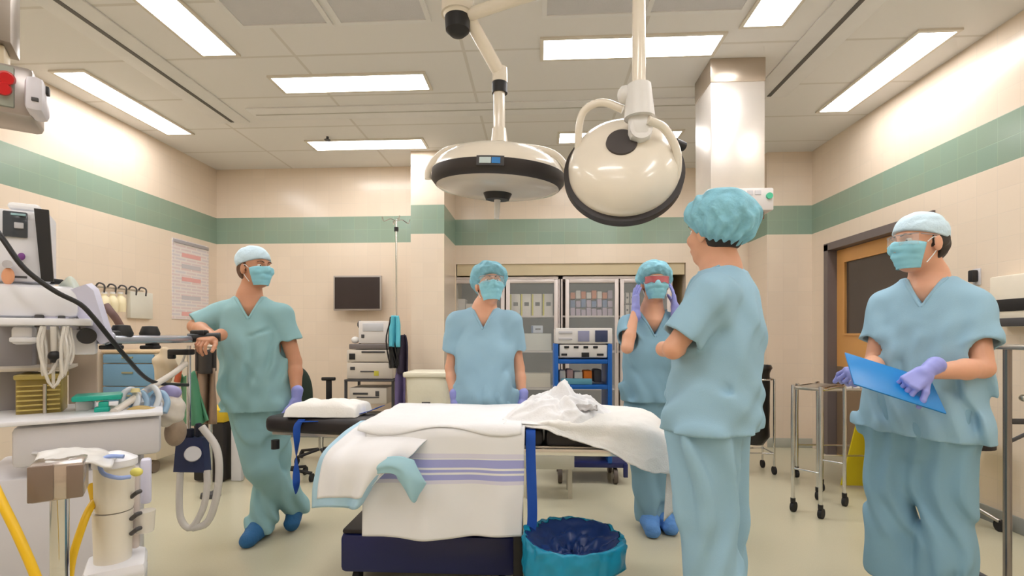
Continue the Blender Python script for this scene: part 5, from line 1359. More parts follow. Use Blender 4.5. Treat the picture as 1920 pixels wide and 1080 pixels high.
# yellow floor sign behind the man
p_ = PY(1618, 800, 4.0)
t = thing('floor_sign', 'yellow folding floor sign behind the man with the clipboard', 'floor sign', (p_.x + .05, 4.0, 0))
zt_ = PY(1620, 780, 4.0).z
for sg in (-1, 1):
    Mx = Matrix.Translation(Vector((p_.x + .07, 4.0 + sg * .1, zt_ / 2 + .11))) @ euler(sg * .25, 0, 0)
    MB().box((0, 0, 0), (.20, .012, .62), Mx, bev=.004).build('panel', mat('sign_yellow', (226, 206, 30), .5), t) if False else MB().prism([(-.15, -.31), (.15, -.31), (.09, .31), (-.09, .31)], Matrix.Translation(Vector((p_.x + .09, 3.88 if sg < 0 else 4.12, .32))) @ euler(PI / 2 + sg * .22, 0, 0), .012).build('panel', mat('sign_yellow', (226, 206, 30), .5), t)

# right edge: wall devices, hook, tall stand
a, b = PX(1886, 520, XR), PX(1960, 612, XR)
t = thing('wall_unit', 'cream wall control unit with two dark displays at the right edge', 'control unit', (XR - .06, (a.y + b.y) / 2, b.z))
ym0, ym1 = PX(2010, 540, XR).y, a.y
MB().bx(XR - .10, XR, ym0, ym1, b.z, a.z, .01).build('case', mat('unit_cream', (232, 222, 204), .45), t)
za, zb_ = PX(1900, 560, XR - .1).z, PX(1900, 583, XR - .1).z
MB().bx(XR - .107, XR - .09, ym0 + .02, ym1 - .015, zb_, za, .003).build('display', BLACK, t)
za, zb_ = PX(1900, 596, XR - .1).z, PX(1900, 612, XR - .1).z
MB().bx(XR - .107, XR - .09, ym0 + .02, ym1 - .015, zb_, za, .003).build('display', DGREY, t)
a = PX(1833, 515, XR)
t = thing('wall_hook', 'small black bracket on the right wall above the shoulder of the man', 'hook', (XR, a.y, a.z))
MB().bx(XR - .01, XR, a.y - .03, a.y + .03, a.z - .07, a.z + .04, .004).build('plate', LGREY, t)
MB().bx(XR - .05, XR - .01, a.y - .02, a.y + .02, a.z - .05, a.z + .03, .008).build('hook', BLACK, t)
# steel frame at the right edge (tall equipment stand)
Dr = 2.3
q0, q1 = W(1888, 655, Dr), FL(1893, 1110)
xs = W(1889, 800, Dr)
t = thing('instrument_stand', 'dark steel tube stand with a top rail cut off by the right edge', 'stand', (xs.x, xs.y, 0))
ztp = W(1889, 650, Dr).z
MB().cyl((xs.x, xs.y, .05), (xs.x, xs.y, ztp), .016).build('post', mat('stand_steel', (150, 144, 142), .25, .9), t)
MB().cyl((xs.x + .36, xs.y, .05), (xs.x + .36, xs.y, ztp), .016).build('post', STEEL, t)
MB().bx(xs.x - .05, xs.x + .5, xs.y - .17, xs.y + .18, ztp - .012, ztp + .008, .004).build('top_tray', STEEL, t)
MB().cyl((xs.x, xs.y, W(1889, 790, Dr).z), (xs.x + .4, xs.y, W(1889, 790, Dr).z), .013).build('cross_bar', DGREY, t)
MB().cyl((xs.x, xs.y, W(1889, 830, Dr).z), (xs.x + .12, xs.y, W(1889, 805, Dr).z), .008).build('brace', DGREY, t)
MB().sph((xs.x + .05, xs.y - .02, W(1905, 745, Dr).z), .016).build('knob', STEEL, t)
MB().cyl((xs.x - .24, xs.y, .06), (xs.x + .4, xs.y, .06), .014).build('base_bar', DGREY, t)
MB().cyl((xs.x, xs.y - .2, .06), (xs.x, xs.y + .2, .06), .014).build('base_bar', DGREY, t)
for e_ in ((-.24, 0), (.4, 0), (0, -.2), (0, .2)): MB().cyl((xs.x + e_[0] - .01, xs.y + e_[1], .03), (xs.x + e_[0] + .01, xs.y + e_[1], .03), .03).build('caster', RUBBER, t)
pc = FL(1836, 998); pc.x -= .10
t = thing('stool', 'wheel of a low steel stool by the right wall behind the man', 'stool', (pc.x + .1, pc.y + .1, 0))
MB().cyl((pc.x - .012, pc.y, .036), (pc.x + .012, pc.y, .036), .036).build('caster', RUBBER, t)
for e_ in ((.24, .02), (.03, .26), (.26, .28)): MB().cyl((pc.x + e_[0] - .012, pc.y + e_[1], .036), (pc.x + e_[0] + .012, pc.y + e_[1], .036), .036).build('caster', RUBBER, t)
for e_ in ((0, 0), (.24, .02), (.03, .26), (.26, .28)): MB().cyl((pc.x + e_[0], pc.y + e_[1], .06), (pc.x + .14, pc.y + .14, .14), .012).build('leg', STEEL, t)
MB().cyl((pc.x + .14, pc.y + .14, .12), (pc.x + .14, pc.y + .14, .5), .02).build('column', CHROME, t)
MB().cyl((pc.x + .14, pc.y + .14, .5), (pc.x + .14, pc.y + .14, .54), .14).build('seat', VINYL, t)
# ------------------------------------------------------------------ anaesthesia machine and the clutter on the left
MG = mat('machine_grey', (208, 206, 212), .4); MW = mat('machine_white', (232, 232, 238), .35); MD = mat('machine_dark_grey', (150, 146, 148), .45)
LAV = mat('lavender_plastic', (214, 214, 236), .4)
_t0 = math.atan((960 - 300) / F_PX); _DV = (W(300, HOR, 1) - Vector((0, 0, CAM_H))).normalized(); _SV = Vector((_DV.y, -_DV.x, 0))
_AZ = math.atan2(_SV.y, _SV.x)                 # the machine stands turned towards the middle of the room
def WL(px, py, d):
    """like W, but d names an upright plane facing the turned machine"""
    k = (W(px, py, 1) - Vector((0, 0, CAM_H))); R_ = d / math.cos(_t0)
    return Vector((0, 0, CAM_H)) + k * (R_ / (k.x * _DV.x + k.y * _DV.y))
def wbox(m, px0, px1, py0, py1, d, dep, bev=.01, mi=0):
    """box of the turned machine with its front face on plane d"""
    a, b = WL(px0, HOR, d), WL(px1, HOR, d); pm = max(20, (px0 + px1) / 2); z0, z1 = WL(pm, py0, d).z, WL(pm, py1, d).z
    c = (a + b) / 2 + _DV * dep / 2; c.z = (z0 + z1) / 2
    return m.box(c, ((b - a).length, dep, abs(z0 - z1)), Matrix.Rotation(_AZ, 4, 'Z'), bev, mi)
def wboxz(m, px0, px1, z0, z1, d, dep, bev=.01):
    a, b = WL(px0, HOR, d), WL(px1, HOR, d); c = (a + b) / 2 + _DV * dep / 2; c.z = (z0 + z1) / 2
    return m.box(c, ((b - a).length, dep, abs(z0 - z1)), Matrix.Rotation(_AZ, 4, 'Z'), bev)
o0 = WL(120, 1000, 2.1)
AM = thing('anaesthesia_machine', 'large white and grey anaesthesia machine with long side rail at the left edge', 'anaesthesia machine', (o0.x, o0.y + .25, 0))
wboxz(MB(), -60, 264, .16, .70, 2.07, .5, .015).build('cabinet', MG, AM)
wk = wbox(MB(), 20, 302, 792, 866, 2.05, .48, .02).build('drawer', MG, AM)
MB().tube([WL(60, 850, 2.04), WL(140, 850, 2.03), WL(230, 850, 2.04)], .006, 8).build('handle', LGREY, wk)
wbox(MB(), -60, 306, 784, 793, 2.03, .50, .006).build('worktop', MW, AM)
wboxz(MB(), -60, 272, .08, .16, 2.02, .56, .03).build('base', MW, AM)
for px_ in (-20, 245):
    for e_ in (.05, .48):
        c_ = WL(px_, HOR, 2.02) + _DV * e_; MB().cyl((c_.x - .02, c_.y, .045), (c_.x + .02, c_.y, .045), .045).build('caster', RUBBER, AM)
wbox(MB(), -60, 62, 606, 792, 2.35, .12).build('back_panel', MD, AM)
wbox(wbox(MB(), -60, 128, 690, 697, 2.2, .3, .003), 58, 128, 610, 690, 2.42, .05, .005).build('inner_shelf', mat('inner_panel_beige', (196, 186, 172), .5), AM)
wbox(MB(), 128, 182, 592, 792, 2.46, .05, .005).build('side_post', mat('post_beige', (190, 172, 152), .5), AM)
hs_ = MB(); wbox(hs_, -60, 150, 533, 596, 2.05, .42, .03).build('top_housing', MW, AM)
wbox(MB(), -60, 172, 596, 610, 2.02, .46, .006).build('top_shelf', MW, AM)
mon = wbox(MB(), -60, 93, 392, 528, 2.10, .16, .012).build('monitor_case', MW, AM)
wbox(MB(), 4, 51, 396, 444, 2.09, .02, .004).build('screen', mat('monitor_glass', (66, 72, 80), .12), mon)
wbox(MB(), 20, 48, 400, 404, 2.085, .01, .001).build('trace', mat('pale_trace', (150, 186, 196), .4), mon)
wbox(MB(), 26, 44, 417, 428, 2.083, .012, .002).build('trace', mat('pale_block', (190, 190, 196), .4), mon)
q = MB()
p0, p1 = WL(65, 392, 2.085), WL(84, 528, 2.085)
q.prism([(0, 0), (.040, 0), (.054, p1.z - p0.z), (.020, p1.z - p0.z)], Matrix.Translation(p0) @ Matrix.Rotation(_AZ, 4, 'Z') @ euler(PI / 2, 0, 0), .015).build('black_strip', BLACK, mon)
MB().sph(WL(40, 481, 2.09), .014, (1, .5, 1)).build('purple_button', mat('purple_button', (120, 60, 140), .4), mon)
MB().sph(WL(15, 518, 2.085), .024, (1, .4, 1.3)).build('orange_cap', mat('orange_cap', (236, 170, 130), .5), mon)
MB().cyl(WL(14, 495, 2.09), WL(14, 495, 2.06), .014).build('dial', GREYP, mon)
wbox(MB(), 10, 50, 517, 521, 2.08, .01, .001).build('vent_line', DGREY, mon)
wbox(MB(), 12, 75, 380, 393, 2.14, .10, .02).build('top_cap', mat('top_cap_white', (240, 240, 240), .4), mon)  # even near-white block on top of the monitor case
# bracket block with knob under the shelf
br = wbox(MB(), 130, 180, 584, 665, 2.08, .07, .008).build('bracket', MW, AM)
wbox(MB(), 20, 62, 612, 646, 2.06, .08, .012).build('side_cylinder', MW, AM)
wbox(wbox(MB(), 64, 82, 590, 614, 2.05, .03, .004), 108, 122, 592, 609, 2.05, .03, .004).build('clip', DGREY, br)
wbox(MB(), 16, 70, 632, 642, 2.05, .09, .006).build('flange', MW, br)
wbox(wbox(MB(), 82, 128, 590, 600, 2.06, .04, .004), 82, 150, 604, 618, 2.07, .04, .004).build('bar', LAV, br)
wbox(MB(), 143, 150, 588, 618, 2.07, .02, .002).build('slot', mat('slot_grey', (120, 120, 128), .5), br)
MB().cyl(WL(163, 630, 2.08), WL(163, 630, 2.03), .031, .029, 32).build('knob', BLACK, AM)
MB().cyl(WL(100, 612, 2.02), WL(101, 662, 2.02), .009).build('gauge_tube', CLEAR, AM)
MB().sph(WL(102, 667, 2.02), .019).cyl(WL(102, 672, 2.02), WL(102, 680, 2.02), .012).build('gauge_end', BLACK, AM)
# rail arm
rl = MB().cyl(WL(200, 637, 2.12), W(360, 636, 2.70), .019, .019, 20).cyl(WL(180, 632, 2.1), WL(205, 634, 2.14), .028).build('side_rail', mat('rail_silver', (196, 200, 214), .25, .7), AM)
for px, d in ((213, 2.17), (286, 2.40)):
    MB().box(WL(px, 637, d), (.035, .06, .075), bev=.012).build('rail_clamp', BLACK, rl)
    MB().box(WL(px - 4, 651, d - .02), (.07, .05, .018), bev=.006).build('clamp_foot', BLACK, rl)
for px, d in ((228, 2.22), (281, 2.40)):
    MB().lathe([(.0, .0), (.040, 0), (.042, .012), (.030, .045), (0, .048)], Matrix.Translation(WL(px, 630, d)), 24).build('clamp_knob', BLACK, rl)
MB().cyl(W(352, 634, 2.68), W(413, 632, 2.74), .024, .024, 20).box(W(374, 624, 2.71), (.08, .05, .03), bev=.01).build('handle', BLACK, rl)
# curled clear tubing below the bracket
tb = thing('tubing', 'tangle of thin clear tubing hanging below the machine bracket', 'tubing', WL(100, 690, 2.0))
for k in range(7):
    r_ = random.Random(k); x0_ = 70 + r_.random() * 60; x1_ = 75 + r_.random() * 60; yb_ = 680 + r_.random() * 60
    MB().tube([WL(x0_, 612, 2.0 + .01 * k), WL(x0_ - 6, 650, 1.98 + .01 * k), WL((x0_ + x1_) / 2 - 12 * r_.random(), yb_, 1.98 + .01 * k), WL(x1_ + 6, 660, 1.99 + .01 * k), WL(x1_, 615, 2.02 + .01 * k)], .005, 8).build('tube', CLEAR, tb)
# white slanted handset and folded paper by the monitor
o = thing('printer_arm', 'pale slanted plastic arm leaning beside the monitor toward the rail', 'arm', WL(180, 590, 2.1))
A_ = frame(WL(176, 590, 2.09), WL(206, 640, 2.10) - WL(152, 548, 2.09), Vector((.6, 0, .8)))
L_ = (WL(208, 640, 2.10) - WL(150, 540, 2.09)).length
q = MB().prism([(-L_ / 2, -.055), (L_ / 2, -.012), (L_ / 2, .020), (-L_ / 2 + .03, .062), (-L_ / 2, .05)], A_, .04); q.build('arm', LAV, o)
wbox(MB(), 140, 160, 600, 612, 2.05, .03, .004).build('joint', LGREY, o)
o = MB().grid(lambda u, v: WL(116 + 44 * u + 6 * math.sin(v * 5), 600 - 80 * v * (.65 + .35 * math.sin(u * PI)), 2.12 + .05 * math.sin(u * 4 + v * 3)), 20, 20)
o = MB().sheet(lambda u, v: WL(112 + 48 * u + 5 * math.sin(v * 5), 596 - 78 * v * (.62 + .38 * math.sin(u * PI)), 2.12 + .05 * math.sin(u * 4 + v * 3)), 20, 20, .01).build('plastic_wrap', mat('green_white_wrap', (218, 228, 218), .4, vary=.12, scale=30), None, sharp=0)
tag(o, 'crumpled whitish plastic wrap standing behind the top shelf of the machine', 'plastic wrap')
o = MB().box(WL(100, 528, 2.15), (.05, .04, .02), bev=.005).build('cable_clip', BLACK, AM)
# olive absorber block
t = thing('absorber', 'olive brown absorber canister with horizontal ribs standing on the machine worktop', 'absorber', WL(72, 790, 2.2))
OL = mat('olive_plastic', (158, 138, 70), .35, vary=.2, scale=18)
wbox(MB(), 28, 116, 708, 783, 2.2, .16, .01).build('housing', OL, t)
for k in range(6): wbox(MB(), 30, 112, 722 + k * 9, 725 + k * 9, 2.19, .02, .002).build('rib', mat('olive_light', (196, 176, 100), .35), t)
wbox(MB(), 24, 116, 702, 712, 2.18, .2, .006).build('lid', mat('olive_lid', (176, 156, 84), .35), t)
MB().cyl(WL(84, 720, 2.19), WL(84, 783, 2.19), .006).build('rod', STEEL, t)
# teal tray
o = thing('teal_tray', 'bright teal plastic tray lying on the machine worktop', 'tray', WL(190, 755, 2.15))
TEAL = mat('teal_plastic', (20, 172, 152), .4)
wbox(MB(), 133, 228, 742, 752, 2.14, .14, .006).build('tray', TEAL, o)
wbox(wbox(MB(), 176, 205, 764, 773, 2.12, .05, .004), 184, 203, 754, 768, 2.13, .04, .004).build('clip', TEAL, o)
wbox(MB(), 140, 176, 752, 783, 2.2, .1, .01).build('stand', MW, o)
# clutter heap of bags and hoses at the right end of the worktop
o = MB().sheet(lambda u, v: WL(150 + 150 * u, 783 - (20 + 16 * nz(u * 5, v * 3, 4)) * math.sin(PI * min(1, v)) * (1 - abs(2 * u - 1) ** 3), 2.08 + .28 * v), 30, 20, .006).build('plastic_sheet', mat('milky_plastic', (224, 224, 228), .3, vary=.06), None, sharp=0)
tag(o, 'rumpled milky plastic sheet lying across the machine worktop', 'plastic sheet')
o = MB().tube([WL(214, 772, 2.1), WL(250, 748, 2.2), WL(290, 722, 2.32), WL(325, 700, 2.45), WL(348, 682, 2.55)], .014, 10).build('corrugated_hose', mat('hose_cream', (228, 220, 210), .4)); tag(o, 'cream hose rising diagonally from the worktop to the rail handle', 'hose')
t = thing('tube_bundle', 'pale blue corrugated breathing tubes coiled at the right of the worktop', 'tubes', WL(265, 750, 2.2))
for k, (x_, y_) in enumerate(((244, 742), (262, 748), (284, 738), (300, 748))):
    MB().tube([WL(x_ - 16, y_ + 20, 2.2), WL(x_ - 12, y_ - 4, 2.22 + .02 * k), WL(x_ + 4, y_ - 12, 2.24), WL(x_ + 14, y_ + 6, 2.2), WL(x_ + 8, y_ + 26, 2.18)], .012, 10).build('tube', mat('tube_blue', (150, 182, 212), .35) if k % 2 else mat('tube_pale', (214, 220, 228), .35), t)
o = MB().sph(WL(318, 736, 2.35), .05, (1.1, .7, .7)).build('breathing_bag', mat('lilac_bag', (164, 158, 208), .45)); tag(o, 'lilac rubber breathing bag by the thin chrome rod', 'bag')
def lumpy(cx_, cy_, d, rx, rz_, m_, nm, label, cat, sd, ry=.06):
    f = Field(V3(WL(cx_, cy_, d)) - max(rx, ry, rz_) - .03, V3(WL(cx_, cy_, d)) + max(rx, ry, rz_) + .03, .006)
    f.add(ell(WL(cx_, cy_, d), (rx, ry, rz_)), 0); f.fnop(folds([((1, 0, .3), .07, .006, sd), ((.2, .5, 1), .09, .005, sd + 2)], 1, sd))
    o_ = link_mesh(nm, f.mesh(nm, 1), m_, None, sharp=0); tag(o_, label, cat); return o_
lumpy(316, 768, 2.35, .065, .075, mat('bag_milky', (226, 218, 208), .35, vary=.12, scale=20), 'plastic_bag', 'rumpled whitish plastic bag at the right end of the worktop', 'plastic bag', 3)
lumpy(268, 772, 2.15, .05, .022, mat('mustard_pouch', (196, 166, 96), .5), 'pouch', 'small mustard coloured pouch on the milky sheet', 'pouch', 5)
lumpy(330, 810, 2.45, .035, .07, mat('bag_tan', (170, 150, 130), .5, vary=.2, scale=25), 'tubing_bag', 'brownish crumpled tubing bag hanging below the worktop end', 'bag', 6)
lumpy(309, 688, 2.75, .055, .10, mat('cream_bag', (214, 196, 166), .5, vary=.08), 'saline_bag', 'cream bag hanging behind the rail with a dark port', 'bag', 8, .04)
o = MB().cyl(WL(254, 735, 2.2), WL(254, 728, 2.2), .018, .014).build('bottle_cap', mat('pale_yellow_cap', (238, 224, 168), .5)); tag(o, 'pale yellow bottle cap above the blue tubes', 'cap')
# hanging rod with navy box and hoses
dR = 2.62
t = thing('hanging_rod', 'thin chrome rod hanging from the rail handle, carrying a navy box with white gauge', 'rod', W(352, 740, dR))
MB().cyl(W(354, 648, dR), W(354, 842, dR), .010).build('rod', CHROME, t)
MB().box(W(340, 660, dR), (.12, .05, .03), bev=.008).box(W(322, 664, dR), (.03, .03, .05), bev=.006).build('clamp', BLACK, t)
nb = MB().prism([(-.072, -.085), (.098, -.085), (.082, .09), (-.055, .09)], Matrix.Translation(W(361, 852, dR) + Vector((-.01, .02, 0))) @ euler(PI / 2, 0, 0), .05).build('navy_box', mat('navy_box', (40, 52, 92), .45), t)
MB().cyl(W(362, 851, dR - .03), W(362, 851, dR - .06), .040, .036, 28).build('gauge', MW, nb)
wbox(MB(), 346, 372, 848, 866, dR - .05, .02, .006).build('gauge_plate', MW, nb)
MB().box(W(352, 812, dR), (.06, .03, .05), bev=.008).box(W(372, 806, dR), (.02, .03, .07), bev=.006).build('strap', mat('navy_strap', (24, 28, 48), .6), t)
t2 = thing('drain_hose', 'pair of translucent white hoses looping down toward the floor below the navy box', 'hose', W(375, 980, 2.6))
HO = mat('hose_translucent', (232, 228, 224), .25, alpha=.85)
MB().tube([W(378, 800, 2.6), W(405, 838, 2.6), W(411, 885, 2.58), W(404, 940, 2.57), W(388, 980, 2.57), W(362, 990, 2.57)], .018, 12).build('outer_loop', HO, t2)
MB().tube([W(338, 886, 2.6), W(336, 940, 2.58), W(340, 975, 2.57), W(358, 990, 2.57), W(380, 955, 2.57), W(388, 915, 2.58), W(388, 882, 2.6)], .016, 12).build('inner_loop', HO, t2)
# green cloth, orange cap behind the rod
cl = thing('green_bag', 'green rubber bag hanging behind the thin chrome rod', 'bag', W(352, 745, 2.8))
GB = mat('green_rubber', (92, 160, 122), .5, vary=.15, scale=14)
MB().sheet(lambda u, v: W(336 + 12 * v + (26 + 18 * v) * u, 700 + 92 * v + 6 * math.sin(u * 4), 2.78 + .03 * math.sin(u * 7 + 2 * v)), 14, 18, .01).build('bag', GB, cl, sharp=0)
MB().cyl(W(338, 688, 2.77), W(332, 716, 2.77), .012, .016).build('orange_neck', mat('orange_neck', (236, 120, 84), .5), cl)
MB().tube([W(338, 688, 2.77), W(345, 670, 2.7), W(350, 655, 2.66)], .006, 8).build('cord', LGREY, cl)
# long black cable
o = MB().tube([WL(-8, 430, 2.0), WL(8, 452, 1.98), WL(40, 497, 1.97), WL(72, 525, 1.97), WL(110, 550, 1.97), WL(150, 570, 1.98), WL(175, 595, 1.99), WL(205, 632, 2.02), WL(235, 668, 2.1), WL(270, 706, 2.25), WL(300, 719, 2.35), W(352, 722, 2.59)], .0085, 10).build('power_cable', BLACK)
tag(o, 'long black cable sagging across the machine from monitor to chrome rod', 'cable')
# floor bottle / stainless box on a pole
t = thing('infusion_pump_stand', 'steel box on a thick chrome pole at the bottom left corner', 'pump stand', FL(110, 1500))
SB = mat('box_steel_dark', (138, 122, 112), .35, .5); SB2 = mat('box_steel', (198, 186, 178), .25, .8)
q0, q1 = WL(50, 872, 1.34), WL(158, 940, 1.34)
wbox(MB(), 50, 158, 870, 940, 1.34, .10, .008).build('box', SB2, t)
wbox(MB(), 50, 100, 874, 942, 1.335, .01, .003).build('front_panel', SB, t)
wbox(MB(), 124, 156, 872, 934, 1.335, .01, .003).build('front_panel', SB, t)
pp = WL(112, 940, 1.385)
MB().cyl((pp.x, pp.y, .06), (pp.x, pp.y, q1.z + .02), .019, .019, 24).build('pole', CHROME, t)
MB().cyl((pp.x - .03, pp.y + .02, .06), (pp.x - .03, pp.y + .02, q1.z + .02), .008).build('thin_pole', BLACK, t)
for k in range(5):
    a_ = k * 2 * PI / 5 + .2; MB().cyl((pp.x, pp.y, .09), (pp.x + .2 * math.cos(a_), pp.y + .2 * math.sin(a_), .05), .014).build('leg', STEEL, t); MB().cyl((pp.x + .2 * math.cos(a_) - .01, pp.y + .2 * math.sin(a_), .025), (pp.x + .2 * math.cos(a_) + .01, pp.y + .2 * math.sin(a_), .025), .025).build('caster', RUBBER, t)
o = MB().sheet(lambda u, v: WL(60 + 150 * u + 12 * v, 874 - 26 * v - 10 * math.sin(u * PI) + 5 * nz(u * 6, v * 4, 3), 1.36 + .14 * v), 24, 14, .006).build('plastic_cover', mat('milky_cover', (226, 224, 222), .3, vary=.08), None, sharp=0)
tag(o, 'wrinkled milky plastic cover lying over the steel box', 'plastic cover')
# suction canisters
t = thing('suction_canister_unit', 'pair of stacked white suction canisters with a blue ring tube on top', 'suction unit', FL(212, 1400))
CN = mat('canister_white', (232, 226, 214), .3, vary=.03)
d_ = 1.5
cx0 = WL(212, 960, d_)
def zz_(py): return WL(212, py, d_).z
rC = .047
MB().lathe([(0, zz_(1063)), (rC * .85, zz_(1063)), (rC * .92, zz_(1050)), (rC, zz_(965)), (rC, zz_(957)), (0, zz_(957))], Matrix.Translation(Vector((cx0.x, cx0.y, 0))), 40).build('lower_canister', CN, t)
MB().lathe([(0, zz_(955)), (rC * .92, zz_(955)), (rC * .98, zz_(945)), (rC * 1.02, zz_(880)), (rC * 1.02, zz_(872)), (0, zz_(872))], Matrix.Translation(Vector((cx0.x + .004, cx0.y, 0))), 40).build('upper_canister', CN, t)
MB().lathe([(0, zz_(872)), (rC * 1.12, zz_(872)), (rC * 1.12, zz_(860)), (rC * .7, zz_(852)), (rC * .3, zz_(846)), (0, zz_(846))], Matrix.Translation(Vector((cx0.x + .006, cx0.y, 0))), 40).build('lid', MW, t)
MB().tube([WL(232, 856, 1.42), WL(202, 856, 1.43), WL(188, 870, 1.43), WL(194, 888, 1.42), WL(222, 896, 1.41), WL(244, 894, 1.42)], .0055, 10).build('blue_tube', mat('periwinkle_tube', (150, 172, 228), .3), t)
MB().sph(WL(256, 885, 1.44), .012, (1.4, 1, 1)).build('yellow_port', mat('yellow_port', (222, 214, 110), .4), t)
wbox(MB(), 245, 262, 880, 1030, 1.5, .05, .008).build('bracket', mat('bracket_rose', (206, 196, 194), .4), t)
for py in (926, 967, 995): MB().tube([WL(246, py + 6, 1.48), WL(256, py - 2, 1.47), WL(263, py - 5, 1.48)], .006, 8).build('clip', DGREY, t)
wbox(MB(), 263, 284, 862, 946, 1.56, .04, .008).build('side_bottle', LAV, t)
MB().lathe([(0, 0), (.022, 0), (.026, .06), (0, .062)], Matrix.Translation(WL(272, 996, 1.5)), 20).build('cup', CLEAR, t)
MB().cyl(Vector((cx0.x - .05, cx0.y + .07, .12)), Vector((cx0.x - .05, cx0.y + .07, zz_(900))), .012).build('post', CHROME, t)
wbox(MB(), 150, 275, 1066, 1100, 1.44, .16, .02).build('tray', MW, t)
MB().bx(cx0.x - .07, cx0.x - .03, cx0.y + .05, cx0.y + .09, .0, zz_(1070), .004).build('foot', STEEL, t)
YH = mat('yellow_hose', (236, 190, 24), .4)
o = MB().tube([WL(-25, 880, 1.35), WL(0, 935, 1.3), (WL(32, 1000, 1.27)), WL(62, 1068, 1.25), WL(90, 1140, 1.24)], .0095, 12).build('gas_hose', YH); tag(o, 'yellow gas hose sloping down at the extreme left edge', 'hose')
o = MB().tube([WL(180, 936, 1.5), WL(164, 962, 1.47), WL(148, 1005, 1.45), WL(135, 1050, 1.44), WL(128, 1100, 1.44)], .0095, 12).cyl(WL(174, 908, 1.52), WL(180, 936, 1.5), .013).build('gas_hose', YH); tag(o, 'yellow gas hose curving down between the chrome pole and canisters', 'hose')

# background left: blue drawer trolley, wall rail, documents
Yd = 4.25
a, b = PY(181, 662, Yd), PY(291, 736, Yd)
a.x = max(a.x, XL + .03)
t = thing('drawer_trolley', 'blue drawer trolley with cream top by the left wall behind the rail', 'drawer trolley', ((a.x + b.x) / 2, Yd + .25, 0))
DB = mat('drawer_blue', (112, 156, 188), .4)
MB().bx(a.x, b.x, Yd + .01, Yd + .5, .12, a.z, .01).build('cabinet', mat('trolley_cream', (220, 208, 186), .45), t)
MB().bx(a.x - .01, b.x + .01, Yd - .01, Yd + .51, a.z, a.z + .025, .01).build('top', mat('trolley_top', (214, 190, 156), .45), t)
zt_ = a.z - .01
for h_ in (.085, .20, .20, .20): 
    dr = MB().bx(a.x + .012, b.x - .012, Yd - .012, Yd + .01, zt_ - h_ + .008, zt_, .006).build('drawer', DB, t)
    MB().bx((a.x + b.x) / 2 - .05, (a.x + b.x) / 2 + .05, Yd - .024, Yd - .01, zt_ - h_ * .42, zt_ - h_ * .42 + .016, .003).build('handle', mat('handle_olive', (150, 148, 118), .4), dr)
    zt_ -= h_
for x_ in (a.x + .05, b.x - .05):
    for y_ in (Yd + .05, Yd + .45): MB().cyl((x_ - .015, y_, .055), (x_ + .015, y_, .055), .055).build('caster', mat('brown_wheel', (128, 112, 98), .5), t)
wr = thing('wall_rail', 'slim metal rail with dangling hooks on the left wall', 'rail', W(235, 550, 4.2))
ra, rb = PX(168, 536, XL + .03), PX(268, 546, XL + .03)
MB().cyl(ra, rb, .008).build('rail', STEEL, wr)
for k in range(5):
    c_ = ra.lerp(rb, .1 + .2 * k); MB().tube([c_, c_ + Vector((.03, 0, .03)), c_ + Vector((.07, .01, .01)), c_ + Vector((.06, .02, -.05))], .007, 8).build('hook', DGREY, wr)
    MB().cyl(c_, Vector((XL, c_.y, c_.z)), .007).build('bracket', STEEL, wr)
g_ = 'cream bottles hanging below the wall rail'
for k in range(3):
    c_ = PX(196 + 15 * k, 560, XL + .08)
    o = thing('hanging_bottle', 'cream bottle hanging on the wall rail above the drawer trolley', 'bottle', (c_.x, c_.y, c_.z - .05), 0, g_)
    MB().lathe([(0, -.07), (.04, -.07), (.045, 0), (.04, .05), (.018, .075), (.018, .095), (0, .095)], None, 20).build('bottle_body', mat('bottle_cream', (234, 222, 186), .35), o, local=True)
    MB().cyl((0, 0, .092), (0, 0, .11), .02).build('cap', WHITE, o, local=True)
a, b = PX(243, 546, XL + .03), PX(285, 598, XL + .03)
o = MB().bx(XL + .0, XL + .04, a.y, b.y, b.z, a.z, .004).build('document_holder', mat('holder_clear', (222, 220, 208), .3)); tag(o, 'pale document holder on the left wall near the rail end', 'document holder')
a, b = PX(185, 585, XL + .2), PX(228, 606, XL + .2)
o = MB().tube([PX(198, 572, XL + .1), PX(208, 585, XL + .14), PX(218, 598, XL + .14), PX(226, 612, XL + .12)], .03, 10).build('cuff', mat('plum_grey_cuff', (120, 96, 96), .7)); tag(o, 'dull plum blood pressure cuff hanging under the bottles on the wall', 'cuff')
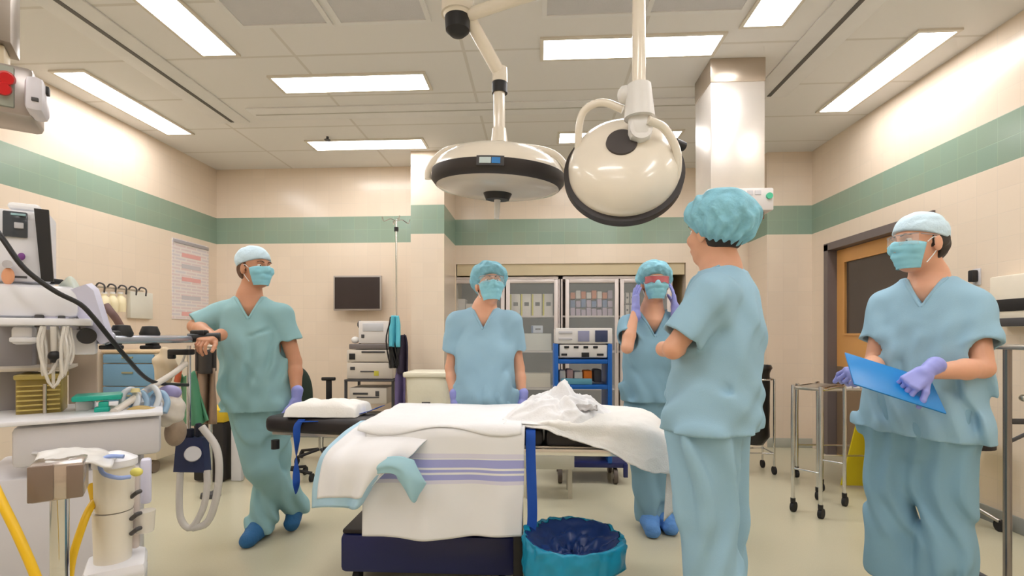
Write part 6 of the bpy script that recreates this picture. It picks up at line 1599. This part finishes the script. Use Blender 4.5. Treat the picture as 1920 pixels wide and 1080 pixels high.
# brown bag column and yellow lidded bin behind the leaning man
bc = FL(388, 905)
t = thing('waste_bin', 'black bin with a yellow rim behind the legs of the leaning man', 'bin', (bc.x, bc.y, 0))
db_ = F_PX * CAM_H / (905 - HOR)
h_ = W(388, 792, db_).z
MB().bx(bc.x - .12, bc.x + .14, bc.y, bc.y + .28, .01, h_, .02).build('body', mat('bin_black', (34, 30, 30), .5), t)
MB().bx(bc.x - .13, bc.x + .15, bc.y - .01, bc.y + .29, h_, W(388, 768, db_).z, .01).build('rim', mat('bin_yellow', (212, 178, 36), .5), t)
MB().bx(bc.x + .17, bc.x + .26, bc.y + .05, bc.y + .1, .0, h_ - .02, .01).build('side_panel', MW, t)
bb = W(385, 730, 3.75)
t = thing('apron_rack', 'tall stand draped with brown and black aprons between the rail handle and leaning man', 'apron rack', (bb.x, bb.y, 0))
MB().sheet(lambda u, v: W(366 + 38 * u, 690 + 105 * v, 3.72 + .04 * math.sin(u * 11 + v)), 24, 10, .012).build('brown_apron', mat('brown_apron', (146, 122, 104), .7, vary=.1), t, sharp=0)
MB().sheet(lambda u, v: W(366 + 40 * u, 650 + 45 * v + 6 * math.sin(u * PI), 3.68 + .03 * math.sin(u * 9)), 20, 10, .02).build('black_apron', mat('dark_apron', (52, 46, 44), .7), t, sharp=0)
zt_ = W(385, 650, 3.72).z
MB().cyl((bb.x, bb.y + .06, .03), (bb.x, bb.y + .06, zt_), .014).cyl(W(364, 650, 3.76), W(408, 650, 3.76), .010).build('rack', CHROME, t)
MB().lathe([(0, 0), (.07, 0), (.065, .03), (0, .035)], Matrix.Translation(Vector((bb.x, bb.y + .06, 0))), 28).build('foot', DGREY, t)
# service pendant at the top-left corner
xa = WL(10, 60, 2.2)
t = thing('service_pendant', 'steel service pendant with two red outlets cut off by the left edge of the photo', 'service pendant', (xa.x - .1, xa.y + .15, ZC))
za_ = WL(10, 78, 2.2).z
wboxz(MB(), -70, 20, za_, ZC, 2.2, .16, .004).build('shroud', mat('pendant_grey_steel', (150, 140, 130), .35, .8), t)
zb_ = WL(10, 118, 2.2).z
wboxz(MB(), -70, 8, zb_, za_, 2.23, .10, .004).build('neck', mat('pendant_beige', (222, 206, 176), .5), t)
wbox(MB(), -80, 64, 118, 214, 2.12, .22, .02).build('outlet_head', mat('pendant_steel', (176, 168, 164), .3, .6), t)
em = wbox(MB(), 44, 82, 140, 207, 2.06, .14, .02).build('end_module', mat('module_white', (214, 210, 218), .35), t)
wbox(MB(), 82, 92, 161, 176, 2.09, .03, .004).build('latch', BLACK, em)
wbox(MB(), 58, 72, 182, 189, 2.055, .01, .002).build('button', DGREY, em)
wbox(MB(), -30, 26, 124, 200, 2.11, .02, .004).build('outlet_plate', mat('outlet_plate', (156, 160, 148), .4), t)
for (a, b) in ((12, 147), (6, 166)): MB().cyl(WL(a, b, 2.115), WL(a, b, 2.085), .026, .020).build('red_outlet', mat('red_outlet', (214, 24, 34), .35), t, label='round red gas outlet')
